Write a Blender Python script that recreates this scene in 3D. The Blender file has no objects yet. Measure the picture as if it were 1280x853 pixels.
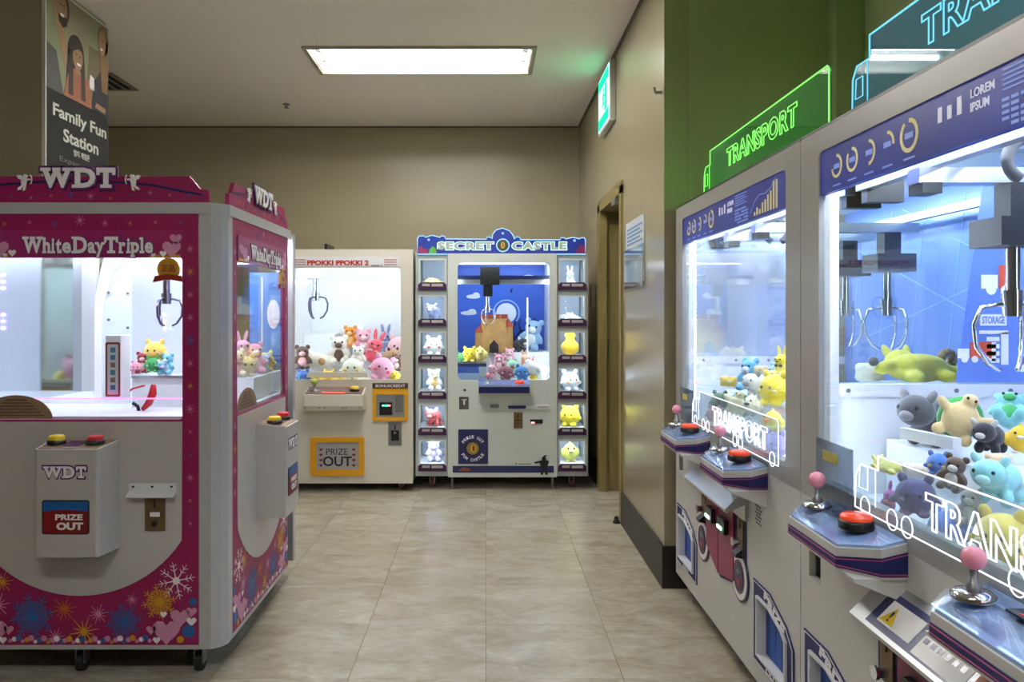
import bpy, bmesh, math, random
from mathutils import Matrix, Vector, Euler

PI = math.pi
sc = bpy.context.scene
C = sc.collection
random.seed(7)

# ---------------------------------------------------------------- camera, world, exposure
F, VX, VY, H = 995.0, 607.5, 393.0, 1.30          # focal length (px of 1280), vanishing point, eye height
cam_d = bpy.data.cameras.new('camera')
cam_d.sensor_width = 36.0
cam_d.lens = F * 36.0 / 1280.0
cam_d.shift_x = (640.0 - VX) / 1280.0
cam_d.shift_y = -(426.5 - VY) / 1280.0
cam_d.clip_start = 0.05
cam = bpy.data.objects.new('camera', cam_d)
cam.location = (0, 0, H)
cam.rotation_euler = (PI / 2, 0, 0)
C.objects.link(cam)
sc.camera = cam

world = bpy.data.worlds.new('world')
world.use_nodes = True
world.node_tree.nodes['Background'].inputs[0].default_value = (0.8, 0.85, 1.0, 1)
world.node_tree.nodes['Background'].inputs[1].default_value = 0.02
sc.world = world
sc.view_settings.view_transform = 'Standard'
sc.view_settings.look = 'None'
sc.view_settings.gamma = 1.0
sc.view_settings.use_curve_mapping = False
sc.view_settings.exposure = 0.32

TUBE = 68.0        # fluorescent tubes
LED = 14.0          # white LED strips inside the machines

# ---------------------------------------------------------------- materials
def srgb(c):
    if isinstance(c, str):
        c = c.lstrip('#')
        c = [int(c[i:i + 2], 16) / 255 for i in (0, 2, 4)]
    return tuple(x / 12.92 if x <= 0.04045 else ((x + 0.055) / 1.055) ** 2.4 for x in c) + (1.0,)

MATS = {}
def pm(name, col, rough=0.5, metal=0.0, var=0.06, scale=30.0, bump=0.0, emit=0.0, coat=0.0, sheen=0.0, col2=None, stretch=None, detail=3.0, ecol=None):
    """Principled material whose colour wavers with a noise in object space."""
    if name in MATS:
        return MATS[name]
    m = bpy.data.materials.new(name)
    m.use_nodes = True
    nt = m.node_tree
    b = nt.nodes['Principled BSDF']
    c = srgb(col)
    tc = nt.nodes.new('ShaderNodeTexCoord')
    mp = nt.nodes.new('ShaderNodeMapping')
    if stretch:
        mp.inputs['Scale'].default_value = stretch
    nz = nt.nodes.new('ShaderNodeTexNoise')
    nz.inputs['Scale'].default_value = scale
    nz.inputs['Detail'].default_value = detail
    nt.links.new(tc.outputs['Object'], mp.inputs[0])
    nt.links.new(mp.outputs[0], nz.inputs['Vector'])
    mx = nt.nodes.new('ShaderNodeMix')
    mx.data_type = 'RGBA'
    c2 = srgb(col2) if col2 else tuple(max(0, x * (1 - 2 * var)) for x in c[:3]) + (1,)
    mx.inputs[6].default_value = c
    mx.inputs[7].default_value = c2
    nt.links.new(nz.outputs['Fac'], mx.inputs[0])
    nt.links.new(mx.outputs[2], b.inputs['Base Color'])
    b.inputs['Roughness'].default_value = rough
    b.inputs['Metallic'].default_value = metal
    if coat:
        b.inputs['Coat Weight'].default_value = coat
        b.inputs['Coat Roughness'].default_value = 0.08
    if sheen:
        b.inputs['Sheen Weight'].default_value = sheen
    if bump:
        bp = nt.nodes.new('ShaderNodeBump')
        bp.inputs['Strength'].default_value = bump
        bp.inputs['Distance'].default_value = 0.004
        nt.links.new(nz.outputs['Fac'], bp.inputs['Height'])
        nt.links.new(bp.outputs[0], b.inputs['Normal'])
    if emit:
        b.inputs['Emission Strength'].default_value = emit
        if ecol:
            b.inputs['Emission Color'].default_value = srgb(ecol)
        else:
            nt.links.new(mx.outputs[2], b.inputs['Emission Color'])
    MATS[name] = m
    return m

def em(name, col, strength):
    if name in MATS:
        return MATS[name]
    m = bpy.data.materials.new(name)
    m.use_nodes = True
    nt = m.node_tree
    nt.nodes.remove(nt.nodes['Principled BSDF'])
    e = nt.nodes.new('ShaderNodeEmission')
    e.inputs[0].default_value = srgb(col)
    e.inputs[1].default_value = strength
    nt.links.new(e.outputs[0], nt.nodes['Material Output'].inputs[0])
    MATS[name] = m
    return m

def glass(name, tint='#ffffff', refl=1.0, base=0.02, rough=0.02, haze=0.0, glow=None):
    """Thin clear sheet: transparent with a Fresnel reflection (and an optional milky share)."""
    if name in MATS:
        return MATS[name]
    m = bpy.data.materials.new(name)
    m.use_nodes = True
    nt = m.node_tree
    nt.nodes.remove(nt.nodes['Principled BSDF'])
    tr = nt.nodes.new('ShaderNodeBsdfTransparent')
    tr.inputs[0].default_value = srgb(tint)
    gl = nt.nodes.new('ShaderNodeBsdfGlossy')
    gl.inputs['Roughness'].default_value = rough
    lw = nt.nodes.new('ShaderNodeLayerWeight')
    lw.inputs[0].default_value = 0.5
    fr = nt.nodes.new('ShaderNodeMath')
    fr.operation = 'POWER'
    fr.inputs[1].default_value = 5.0
    nt.links.new(lw.outputs['Facing'], fr.inputs[0])
    mt = nt.nodes.new('ShaderNodeMath')
    mt.operation = 'MULTIPLY_ADD'
    mt.inputs[1].default_value = refl
    mt.inputs[2].default_value = base
    nt.links.new(fr.outputs[0], mt.inputs[0])
    mx = nt.nodes.new('ShaderNodeMixShader')
    nt.links.new(mt.outputs[0], mx.inputs[0])
    nt.links.new(tr.outputs[0], mx.inputs[1])
    nt.links.new(gl.outputs[0], mx.inputs[2])
    out = mx.outputs[0]
    if haze:
        df = nt.nodes.new('ShaderNodeBsdfDiffuse')
        df.inputs[0].default_value = srgb(tint)
        m2 = nt.nodes.new('ShaderNodeMixShader')
        m2.inputs[0].default_value = haze
        nt.links.new(out, m2.inputs[1])
        nt.links.new(df.outputs[0], m2.inputs[2])
        out = m2.outputs[0]
    if glow:                     # edge-lit acrylic scatters some of the light it carries
        ge = nt.nodes.new('ShaderNodeEmission')
        ge.inputs[0].default_value = srgb(glow[0])
        ge.inputs[1].default_value = glow[1]
        ad = nt.nodes.new('ShaderNodeAddShader')
        nt.links.new(out, ad.inputs[0])
        nt.links.new(ge.outputs[0], ad.inputs[1])
        out = ad.outputs[0]
    nt.links.new(out, nt.nodes['Material Output'].inputs[0])
    MATS[name] = m
    return m

# ---------------------------------------------------------------- mesh building
def rrect(x0, x1, z0, z1, r=0.0, n=4):
    if r <= 0:
        return [(x0, z0), (x1, z0), (x1, z1), (x0, z1)]
    out = []
    for cx, cz, a in ((x1 - r, z0 + r, -PI / 2), (x1 - r, z1 - r, 0), (x0 + r, z1 - r, PI / 2), (x0 + r, z0 + r, PI)):
        for i in range(n + 1):
            t = a + PI / 2 * i / n
            out.append((cx + r * math.cos(t), cz + r * math.sin(t)))
    return out

def circ(cx, cz, r, n=24, rz=None):
    rz = rz or r
    return [(cx + r * math.cos(2 * PI * i / n), cz + rz * math.sin(2 * PI * i / n)) for i in range(n)]

def heart(cx, cz, r, n=18):
    out = []
    for i in range(n):
        t = 2 * PI * i / n
        out.append((cx + r * (16 * math.sin(t) ** 3) / 16, cz + r * (13 * math.cos(t) - 5 * math.cos(2 * t) - 2 * math.cos(3 * t) - math.cos(4 * t)) / 16))
    return out[::-1]

TXT = {}
def text_mesh(s, off=0.0, outline=0.0, spacing=1.0, shear=0.0):
    key = (s, off, outline, spacing, shear)
    if key in TXT:
        return TXT[key]
    c = bpy.data.curves.new('lettering', 'FONT')
    c.body = s
    c.resolution_u = 3
    c.offset = off
    c.space_character = spacing
    c.shear = shear
    if outline:
        c.fill_mode = 'NONE'
        c.bevel_depth = outline
        c.bevel_resolution = 0
    else:
        c.extrude = 0.5
    o = bpy.data.objects.new('lettering', c)
    m = bpy.data.meshes.new_from_object(o)
    v = [tuple(p.co) for p in m.vertices]
    f = [tuple(p.vertices) for p in m.polygons]
    bpy.data.objects.remove(o)
    bpy.data.curves.remove(c)
    bpy.data.meshes.remove(m)
    TXT[key] = (v, f)
    return v, f

class MB:
    """Collects shapes; x to the right, z up, y into the thing. build() makes ONE mesh object."""
    def __init__(s, M=None):
        s.v, s.f, s.mi, s.sm = [], [], [], []
        s.M = M or Matrix.Identity(4)
        s.m = 0
    def add(s, vs, fs, smooth=False):
        o = len(s.v)
        s.v += [tuple(s.M @ Vector(p)) for p in vs]
        for f in fs:
            s.f.append([i + o for i in f])
            s.mi.append(s.m)
            s.sm.append(smooth)
        return s
    def mat(s, i):
        s.m = i
        return s
    def box(s, x0, x1, y0, y1, z0, z1):
        v = [(x, y, z) for z in (z0, z1) for y in (y0, y1) for x in (x0, x1)]
        return s.add(v, [(0, 2, 3, 1), (4, 5, 7, 6), (0, 1, 5, 4), (2, 6, 7, 3), (0, 4, 6, 2), (1, 3, 7, 5)])
    def prism(s, poly, y0, y1):
        """polygon in x,z (anticlockwise seen from -y) swept from y0 (front) to y1"""
        n = len(poly)
        v = [(p[0], y0, p[1]) for p in poly] + [(p[0], y1, p[1]) for p in poly]
        f = [tuple(range(n)), tuple(range(2 * n - 1, n - 1, -1))] + [((i + 1) % n, i, i + n, (i + 1) % n + n) for i in range(n)]
        return s.add(v, f)
    def plan(s, poly, z0, z1):
        """polygon in x,y (anticlockwise from above) swept from z0 to z1; z may be a function of y"""
        n = len(poly)
        g = lambda z, p: z(p[1]) if callable(z) else z
        v = [(p[0], p[1], g(z0, p)) for p in poly] + [(p[0], p[1], g(z1, p)) for p in poly]
        f = [tuple(range(n - 1, -1, -1)), tuple(range(n, 2 * n))] + [(i, (i + 1) % n, (i + 1) % n + n, i + n) for i in range(n)]
        return s.add(v, f)
    def side(s, poly, x0, x1):
        """polygon in y,z swept from x0 to x1"""
        n = len(poly)
        v = [(x0, p[0], p[1]) for p in poly] + [(x1, p[0], p[1]) for p in poly]
        f = [tuple(range(n)), tuple(range(2 * n - 1, n - 1, -1))] + [((i + 1) % n, i, i + n, (i + 1) % n + n) for i in range(n)]
        return s.add(v, f)
    def ring(s, outer, inner, y0, y1):
        n = len(outer)
        v = [(p[0], y0, p[1]) for p in outer] + [(p[0], y0, p[1]) for p in inner] + [(p[0], y1, p[1]) for p in outer] + [(p[0], y1, p[1]) for p in inner]
        f = []
        for i in range(n):
            j = (i + 1) % n
            f += [(i, j, n + j, n + i), (2 * n + j, 2 * n + i, 3 * n + i, 3 * n + j), (j, i, 2 * n + i, 2 * n + j), (n + i, n + j, 3 * n + j, 3 * n + i)]
        return s.add(v, f)
    def slab(s, x0, x1, z0, z1, y0, y1, holes):
        """wall-like slab in x,z with rectangular holes (x0,x1,z0,z1)"""
        xs = sorted({x0, x1} | {h[0] for h in holes} | {h[1] for h in holes})
        for a, b in zip(xs, xs[1:]):
            cuts = sorted((h[2], h[3]) for h in holes if h[0] <= a + 1e-9 and h[1] >= b - 1e-9)
            z = z0
            for c, d in cuts:
                if c > z + 1e-6:
                    s.box(a, b, y0, y1, z, c)
                z = max(z, d)
            if z1 > z + 1e-6:
                s.box(a, b, y0, y1, z, z1)
        return s
    def cyl(s, p0, p1, r0, r1=None, n=16, caps=True, smooth=True):
        r1 = r0 if r1 is None else r1
        p0, p1 = Vector(p0), Vector(p1)
        d = (p1 - p0).normalized()
        a = d.orthogonal().normalized()
        b = d.cross(a)
        v = []
        for p, r in ((p0, r0), (p1, r1)):
            v += [tuple(p + a * r * math.cos(2 * PI * i / n) + b * r * math.sin(2 * PI * i / n)) for i in range(n)]
        s.add(v, [(i, (i + 1) % n, n + (i + 1) % n, n + i) for i in range(n)], smooth)
        if caps:
            s.add(v[:n], [tuple(range(n - 1, -1, -1))])
            s.add(v[n:], [tuple(range(n))])
        return s
    def tube(s, path, r, n=8, closed=False, radii=None):
        P = [Vector(p) for p in path]
        k = len(P)
        v = []
        up = None
        for i, p in enumerate(P):
            q0 = P[i - 1] if (i > 0 or closed) else p
            q1 = P[(i + 1) % k] if (i < k - 1 or closed) else p
            d = (q1 - q0).normalized()
            if up is None:
                up = d.orthogonal().normalized()
            a = (up - d * up.dot(d))
            a = a.normalized() if a.length > 1e-6 else d.orthogonal().normalized()
            up = a
            b = d.cross(a)
            rr = radii[i] if radii else r
            v += [tuple(p + a * rr * math.cos(2 * PI * j / n) + b * rr * math.sin(2 * PI * j / n)) for j in range(n)]
        f = []
        for i in range(k if closed else k - 1):
            o, q = i * n, ((i + 1) % k) * n
            f += [(o + j, o + (j + 1) % n, q + (j + 1) % n, q + j) for j in range(n)]
        if not closed:
            f += [tuple(range(n - 1, -1, -1)), tuple((k - 1) * n + j for j in range(n))]
        return s.add(v, f, True)
    def lathe(s, prof, c=(0, 0, 0), n=20, axis='z'):
        """profile [(r, h)] turned about an axis through c"""
        v = []
        for r, h in prof:
            for i in range(n):
                a = 2 * PI * i / n
                p = (r * math.cos(a), r * math.sin(a), h)
                if axis == 'y':
                    p = (p[0], h, -p[1])
                v.append((c[0] + p[0], c[1] + p[1], c[2] + p[2]))
        f = []
        for k in range(len(prof) - 1):
            f += [(k * n + i, k * n + (i + 1) % n, (k + 1) * n + (i + 1) % n, (k + 1) * n + i) for i in range(n)]
        s.add(v, f, True)
        if prof[0][0] > 1e-6:
            s.add(v[:n], [tuple(range(n - 1, -1, -1))])
        if prof[-1][0] > 1e-6:
            s.add(v[-n:], [tuple(range(n))])
        return s
    def ell(s, c, r, rot=(0, 0, 0), nu=16, nv=10):
        if not hasattr(r, '__len__'):
            r = (r, r, r)
        R = Euler(rot).to_matrix()
        v = []
        for j in range(1, nv):
            t = PI * j / nv
            for i in range(nu):
                p = 2 * PI * i / nu
                v.append(Vector((r[0] * math.sin(t) * math.cos(p), r[1] * math.sin(t) * math.sin(p), -r[2] * math.cos(t))))
        v += [Vector((0, 0, -r[2])), Vector((0, 0, r[2]))]
        v = [tuple(R @ p + Vector(c)) for p in v]
        f = []
        for j in range(nv - 2):
            f += [(j * nu + i, j * nu + (i + 1) % nu, (j + 1) * nu + (i + 1) % nu, (j + 1) * nu + i) for i in range(nu)]
        b, t = len(v) - 2, len(v) - 1
        f += [(b, (i + 1) % nu, i) for i in range(nu)] + [(t, (nv - 2) * nu + i, (nv - 2) * nu + (i + 1) % nu) for i in range(nu)]
        return s.add(v, f, True)
    def text(s, st, x0, x1, z0, z1, y=0.0, d=0.002, off=0.0, outline=0.0, rot=0.0, spacing=1.0, shear=0.0):
        """lettering fitted into x0..x1, z0..z1, its back at y, standing d proud towards -y"""
        v, f = text_mesh(st, off, outline, spacing, shear)
        xs = [p[0] for p in v]; ys = [p[1] for p in v]; zs = [p[2] for p in v]
        kx = (x1 - x0) / (max(xs) - min(xs)); kz = (z1 - z0) / (max(ys) - min(ys)); ky = d / max(1e-6, max(zs) - min(zs))
        cx, cz = (x0 + x1) / 2, (z0 + z1) / 2
        o = []
        for p in v:
            a = x0 + (p[0] - min(xs)) * kx - cx; b = z0 + (p[1] - min(ys)) * kz - cz
            o.append((cx + a * math.cos(rot) - b * math.sin(rot), y - (p[2] - min(zs)) * ky, cz + a * math.sin(rot) + b * math.cos(rot)))
        return s.add(o, [tuple(q) for q in f])
    def letters(s, row, y=0.0, d=0.002, off=0.0, grow=0.0):
        """slab-serif lettering: row of (char, x0, x1, z0, z1); grow widens every stroke for an outline"""
        g = grow
        for ch, x0, x1, z0, z1 in row:
            s.text(ch, x0 - g, x1 + g, z0 - g, z1 + g, y, d, off)
            w, h = x1 - x0, z1 - z0
            t = min(0.16 * h, 0.02) + g
            B = {'W': [(-.04, .30, 1), (.36, .64, 1), (.70, 1.04, 1)], 'D': [(-.14, .42, 1), (-.14, .42, 0)], 'T': [(.18, .82, 0)], 'h': [(-.1, .42, 0), (.58, 1.1, 0), (-.12, .2, 1)], 'i': [(-.4, 1.4, 0)], 'r': [(-.1, .62, 0), (-.12, .2, 1)],
                 'l': [(-.5, 1.5, 0), (-.6, .3, 1)], 'p': [(-.1, .45, 0), (-.12, .2, 1)], 'a': [(.75, 1.15, 0)], 'y': [(-.12, .3, 1), (.7, 1.12, 1)], 't': [(.3, 1.05, 0)]}.get(ch, [])
            for a, b, up in B:
                zz = z1 - t if up else z0 - g
                s.box(x0 + a * w - g, x0 + b * w + g, y - d * 0.96, y, zz, zz + t + (g if up else 0))
            if ch == 'T':
                for a, b in ((-.04, .14), (.86, 1.04)):
                    s.box(x0 + a * w - g, x0 + b * w + g, y - d * 0.94, y, z1 - 0.36 * h - g, z1)
        return s
    def mesh(s, name, mats):
        me = bpy.data.meshes.new(name)
        me.from_pydata(s.v, [], s.f)
        for m in mats:
            me.materials.append(m)
        me.polygons.foreach_set('material_index', s.mi)
        me.polygons.foreach_set('use_smooth', s.sm)
        me.validate()
        return me
    def build(s, name, mats, parent=None, loc=(0, 0, 0), bevel=0.0, fix=True):
        if not isinstance(mats, (list, tuple)):
            mats = [mats]
        me = s.mesh(name, mats)
        if fix:
            bm = bmesh.new(); bm.from_mesh(me)
            bmesh.ops.recalc_face_normals(bm, faces=bm.faces)
            bm.to_mesh(me); bm.free()
        o = bpy.data.objects.new(name, me)
        o.location = loc
        C.objects.link(o)
        o.parent = parent
        if bevel:
            b = o.modifiers.new('bevel', 'BEVEL')
            b.width = bevel; b.segments = 2; b.limit_method = 'ANGLE'; b.angle_limit = 0.7
        return o

def thing(name, label, cat, loc=(0, 0, 0), rotz=0.0, group=None):
    o = bpy.data.objects.new(name, None)
    o.empty_display_size = 0.05
    C.objects.link(o)
    o.location = loc
    o.rotation_euler = (0, 0, rotz)
    return tag(o, label, cat, group)

def tag(o, label, cat, group=None):
    o['label'] = label; o['category'] = cat
    if group:
        o['group'] = group
    return o

def struct(o, label, cat):
    o['kind'] = 'structure'
    o['label'] = label; o['category'] = cat
    return o

def RZ(a, x=0, y=0, z=0):
    return Matrix.Translation((x, y, z)) @ Matrix.Rotation(a, 4, 'Z')

# ---------------------------------------------------------------- shared materials
WHITE = pm('white_enamel', '#e4e3de', 0.32, var=0.02, scale=6, coat=0.2)
WHITE2 = pm('white_plastic', '#dfe0e2', 0.4, var=0.02, scale=8)
GREYW = pm('warm_grey_panel', '#b3b2ac', 0.4, var=0.03, scale=5)
ALU = pm('brushed_aluminium', '#c6c9cc', 0.3, 0.9, var=0.06, scale=40, stretch=(1, 1, 12))
CHROME = pm('chrome', '#d8dadd', 0.12, 1.0, var=0.02)
STEEL = pm('dull_steel', '#8f9092', 0.4, 0.8, var=0.08)
BRASS = pm('worn_brass', '#8a7455', 0.42, 0.75, var=0.2, scale=60)
BLACK = pm('black_plastic', '#141416', 0.35, var=0.1)
DARK = pm('dark_grey_plastic', '#101117', 0.4, var=0.1)
NAVY = pm('navy_print', '#16205c', 0.3, var=0.12, scale=14, coat=0.3)
BLUE = pm('royal_blue_print', '#1e46b4', 0.35, var=0.2, scale=5, col2='#123080')
MAG = pm('magenta_print', '#90094f', 0.45, var=0.06, scale=6, coat=0.05)
MAG2 = pm('pink_magenta_print', '#9c2563', 0.35, var=0.08, scale=6, coat=0.2)
PINKL = pm('pale_pink_print', '#d692b6', 0.4, var=0.1, scale=30)
PWHITE = pm('white_print', '#f2efee', 0.4, var=0.03)
PGOLD = pm('gold_print', '#d9a11c', 0.4, var=0.15, scale=60)
PBLUE = pm('azure_print', '#2a62a6', 0.4, var=0.1, scale=60)
PORANGE = pm('orange_print', '#c9661f', 0.4, var=0.1, scale=60)
PPURPLE = pm('purple_print', '#4a1850', 0.4, var=0.1, scale=30)
RED = pm('red_plastic', '#c01820', 0.3, var=0.05)
YEL = pm('yellow_plastic', '#e8c51a', 0.3, var=0.05)
YFRAME = pm('golden_yellow_plastic', '#e0a21a', 0.4, var=0.05)
REDOR = pm('orange_red_button', '#e2421c', 0.25, var=0.05, coat=0.3, emit=0.25)
PINKB = pm('pink_ball', '#ee92a6', 0.25, var=0.03, coat=0.4)
GLASS = glass('window_glass', '#f6fbfb', 0.8, 0.02)
ACRYL = glass('clear_acrylic', '#eef6fa', 1.0, 0.02, haze=0.05)
LEDW = em('white_led', '#e6ecff', LED * 4.0)
LEDTR = em('white_led_tube_bright', '#e8eeff', LED * 3.5)
LEDT = em('white_led_tube', '#f1f4ff', LED)
MIRROR = pm('mirror', '#c9d0d4', 0.06, 1.0, var=0.01)
INNER = pm('inner_white_panel', '#e9ecf0', 0.35, var=0.02, scale=5)
RUBBER = pm('black_rubber', '#1b1a1a', 0.7, var=0.1)
# ================================================================ THE ROOM
WALL = pm('beige_wall_paint', '#a2987c', 0.34, var=0.04, scale=2.0, bump=0.05)
CEIL = pm('ceiling_paint', '#f4ebe2', 0.7, var=0.03, scale=1.5)
SKIRT = pm('black_skirting', '#1f1a17', 0.45, var=0.15, scale=20)
FRAMEB = pm('khaki_brown_door_frame', '#877848', 0.4, var=0.08, scale=10)
SHGAP = pm('shadow_gap_dark', '#6b5c4c', 0.6, var=0.1)
ZC, XR, YB, YA, XA = 3.007, 0.846, 7.23, 3.78, 1.75

def floor_mat():
    m = bpy.data.materials.new('vinyl_floor_tile')
    m.use_nodes = True
    nt = m.node_tree
    b = nt.nodes['Principled BSDF']
    ge = nt.nodes.new('ShaderNodeNewGeometry')
    oi = nt.nodes.new('ShaderNodeObjectInfo')
    ad = nt.nodes.new('ShaderNodeVectorMath'); ad.operation = 'MULTIPLY_ADD'
    ad.inputs[1].default_value = (1, 1, 1)
    cb = nt.nodes.new('ShaderNodeCombineXYZ')
    ml = nt.nodes.new('ShaderNodeMath'); ml.operation = 'MULTIPLY'; ml.inputs[1].default_value = 0.6
    nt.links.new(oi.outputs['Random'], ml.inputs[0])
    nt.links.new(ml.outputs[0], cb.inputs[2])
    nt.links.new(ge.outputs['Position'], ad.inputs[0])
    nt.links.new(cb.outputs[0], ad.inputs[2])
    mp = nt.nodes.new('ShaderNodeMapping'); mp.inputs['Scale'].default_value = (1.0, 1.9, 1.0)
    nt.links.new(ad.outputs[0], mp.inputs[0])
    n1 = nt.nodes.new('ShaderNodeTexNoise'); n1.inputs['Scale'].default_value = 4.5; n1.inputs['Detail'].default_value = 8; n1.inputs['Roughness'].default_value = 0.62; n1.inputs['Distortion'].default_value = 0.7
    n2 = nt.nodes.new('ShaderNodeTexNoise'); n2.inputs['Scale'].default_value = 26; n2.inputs['Detail'].default_value = 4
    nt.links.new(mp.outputs[0], n1.inputs['Vector']); nt.links.new(mp.outputs[0], n2.inputs['Vector'])
    cr = nt.nodes.new('ShaderNodeValToRGB')
    e = cr.color_ramp.elements
    e[0].position, e[0].color = 0.30, srgb('#a59a84')
    e[1].position, e[1].color = 0.72, srgb('#cdc5b4')
    k = cr.color_ramp.elements.new(0.5); k.color = srgb('#bbb19d')
    nt.links.new(n1.outputs['Fac'], cr.inputs[0])
    mx = nt.nodes.new('ShaderNodeMix'); mx.data_type = 'RGBA'; mx.blend_type = 'MULTIPLY'
    mx.inputs[0].default_value = 0.35
    nt.links.new(cr.outputs[0], mx.inputs[6]); nt.links.new(n2.outputs['Fac'], mx.inputs[7])
    nt.links.new(mx.outputs[2], b.inputs['Base Color'])
    rr = nt.nodes.new('ShaderNodeMapRange'); rr.inputs[3].default_value = 0.16; rr.inputs[4].default_value = 0.30
    nt.links.new(n1.outputs['Fac'], rr.inputs[0]); nt.links.new(rr.outputs[0], b.inputs['Roughness'])
    bp = nt.nodes.new('ShaderNodeBump'); bp.inputs['Strength'].default_value = 0.08; bp.inputs['Distance'].default_value = 0.002
    nt.links.new(n1.outputs['Fac'], bp.inputs['Height']); nt.links.new(bp.outputs[0], b.inputs['Normal'])
    return m
FLOOR = floor_mat()
GROUT = pm('tile_joint', '#4d4433', 0.8, var=0.1)

fl = struct(MB().box(-4.1, 2.6, -3.1, 7.33, -0.12, -0.004).build('floor', GROUT), 'brownish beige vinyl tile floor with thin dark joints', 'floor')
TS = 0.49
tile_me = MB().box(0.0008, TS - 0.0008, 0.0008, TS - 0.0008, -0.004, 0.0).mesh('tile', [FLOOR])
nt_ = 0
for j in range(-6, 15):
    for i in range(-9, 6):
        x, y = i * TS, 2.837 - 5 * TS + j * TS
        if x < -4.1 or x > 2.1 or y > 7.3:
            continue
        if y < 0.3:
            continue
        o = bpy.data.objects.new('tile', tile_me); C.objects.link(o); o.parent = fl; o.location = (x, y, 0)
MB().box(-4.1, 2.6, -3.1, 2.837 - 5 * TS + 0 * TS, -0.004, 0.0).build('floor_sheet', FLOOR, fl)

struct(MB().box(-4.2, 2.6, YB, YB + 0.1, 0, ZC).build('wall_back', WALL), 'plain olive beige wall behind the far machines', 'wall')
struct(MB().box(-4.2, -4.1, -3.1, YB, 0, ZC).build('wall_left', WALL), 'plain beige side wall past the column', 'wall')
struct(MB().box(-4.2, 1.85, -3.2, -3.1, 0, ZC).build('wall_front', WALL), 'plain beige wall closing the room', 'wall')
M90 = RZ(PI / 2)      # x of the slab runs along world y, y runs along -x
DY0, DY1, DZ = 4.94, 5.91, 2.10
w = MB(Matrix(((0, 1, 0, 0), (1, 0, 0, 0), (0, 0, 1, 0), (0, 0, 0, 1))))
w.slab(YA, YB, 0, ZC, XR, XR + 0.12, [(DY0, DY1, 0, DZ)])
WALLG = pm('glossy_corridor_wall_paint', '#a2987c', 0.2, var=0.04, scale=2.0, bump=0.06)
struct(w.build('wall_right', WALLG), 'glossy beige corridor wall with a doorway', 'wall')
struct(MB().box(XR + 0.12, 1.85, YA, YA + 0.12, 0, ZC).build('wall_alcove', WALL), 'beige wall end beside the blue and white crane machines', 'wall')
struct(MB().box(XA, XA + 0.1, -3.1, YA, 0, ZC).box(1.62, XA, YA - 0.10, YA, 0, ZC).build('wall_alcove_right', WALL), 'olive wall behind the two blue and white crane machines', 'wall')
# passage seen through the doorway
struct(MB().box(XR + 0.12, 2.5, DY1 + 0.08, DY1 + 0.18, 0, ZC).box(XR + 0.12, 2.5, DY0 - 0.3, DY0 - 0.2, 0, ZC).box(2.5, 2.6, DY0 - 0.3, DY1 + 0.18, 0, ZC).build('wall_passage', WALL), 'dim beige walls of the passage beyond the doorway', 'wall')

# ceiling with openings for the lamps
LAMPS = [(-1.15, 0.30, 5.085, 5.605), (-1.15, 0.30, 3.72, 4.24), (-1.15, 0.30, -0.20, 0.32)]
cm = MB(Matrix(((1, 0, 0, 0), (0, 0, 1, 0), (0, 1, 0, 0), (0, 0, 0, 1))))
cm.slab(-4.2, 2.6, -3.2, YB + 0.1, ZC, ZC + 0.16, LAMPS)
struct(cm.build('ceiling', CEIL), 'flat pale ceiling', 'ceiling')

struct(MB().box(XR - 0.012, XR, YA - 0.0, DY0, 0, 0.2).box(XR - 0.012, XR + 0.9, YA - 0.012, YA, 0, 0.2).build('baseboard_right', SKIRT), 'tall black skirting along the corridor wall and round its corner', 'baseboard')
struct(MB().box(XR - 0.012, XR, DY1, YB, 0, 0.2).build('baseboard_corner', SKIRT), 'black skirting between doorway and far corner', 'baseboard')
struct(MB().box(-4.1, XR - 0.012, YB - 0.012, YB, 0, 0.2).build('baseboard_back', SKIRT), 'black skirting under the far wall', 'baseboard')
struct(MB().box(XR + 0.12, 2.5, DY1 + 0.068, DY1 + 0.08, 0, 0.2).build('baseboard_passage', SKIRT), 'black skirting inside the passage', 'baseboard')
struct(MB().box(XR - 0.012, XR, YA + 0.0, YB, ZC - 0.02, ZC).build('shadow_gap_1', SHGAP), 'thin dark strip painted for the shadow gap where corridor wall meets ceiling', 'trim')  # dark strip painted in for the shadow gap under the ceiling
struct(MB().box(-4.1, XR - 0.012, YB - 0.01, YB, ZC - 0.014, ZC).build('shadow_gap_2', SHGAP), 'thin dark strip painted for the shadow gap where far wall meets ceiling', 'trim')  # same painted shadow line along the far wall

# doorway
dr = bpy.data.objects.new('door_1', None); C.objects.link(dr); dr.location = (XR, 0, 0)
struct(dr, 'khaki brown steel door frame of the open passage', 'door frame')
MB().box(-0.016, 0.15, DY1 - 0.06, DY1 + 0.03, 0, DZ).box(-0.016, 0.04, DY1 - 0.085, DY1 - 0.06, 0, DZ).build('jamb', FRAMEB, dr)
MB().box(-0.016, 0.15, DY0 - 0.03, DY0 + 0.03, 0, DZ).build('jamb', FRAMEB, dr)
MB().box(-0.016, 0.15, DY0 - 0.03, DY1 + 0.03, DZ - 0.05, DZ + 0.03).build('head', FRAMEB, dr)
MB().box(0.03, 0.055, DY1 - 0.064, DY1 - 0.06, 1.0, 1.12).build('strike_plate', pm('blued_steel', '#3f6f78', 0.35, 0.6), dr)
lf = MB().box(0.15, 0.95, DY0 + 0.05, DY0 + 0.09, 0.01, DZ - 0.06).build('door_leaf', pm('brown_door', '#7d6c45', 0.45, var=0.08), dr)
MB().cyl((0.86, DY0 + 0.09, 1.0), (0.86, DY0 + 0.14, 1.0), 0.012).cyl((0.86, DY0 + 0.14, 1.0), (0.75, DY0 + 0.14, 1.0), 0.01).build('handle', STEEL, lf)
MB().box(-0.03, 0.02, DY0 + 0.10, DY0 + 0.24, DZ - 0.10, DZ - 0.06).build('closer', STEEL, dr)
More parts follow.
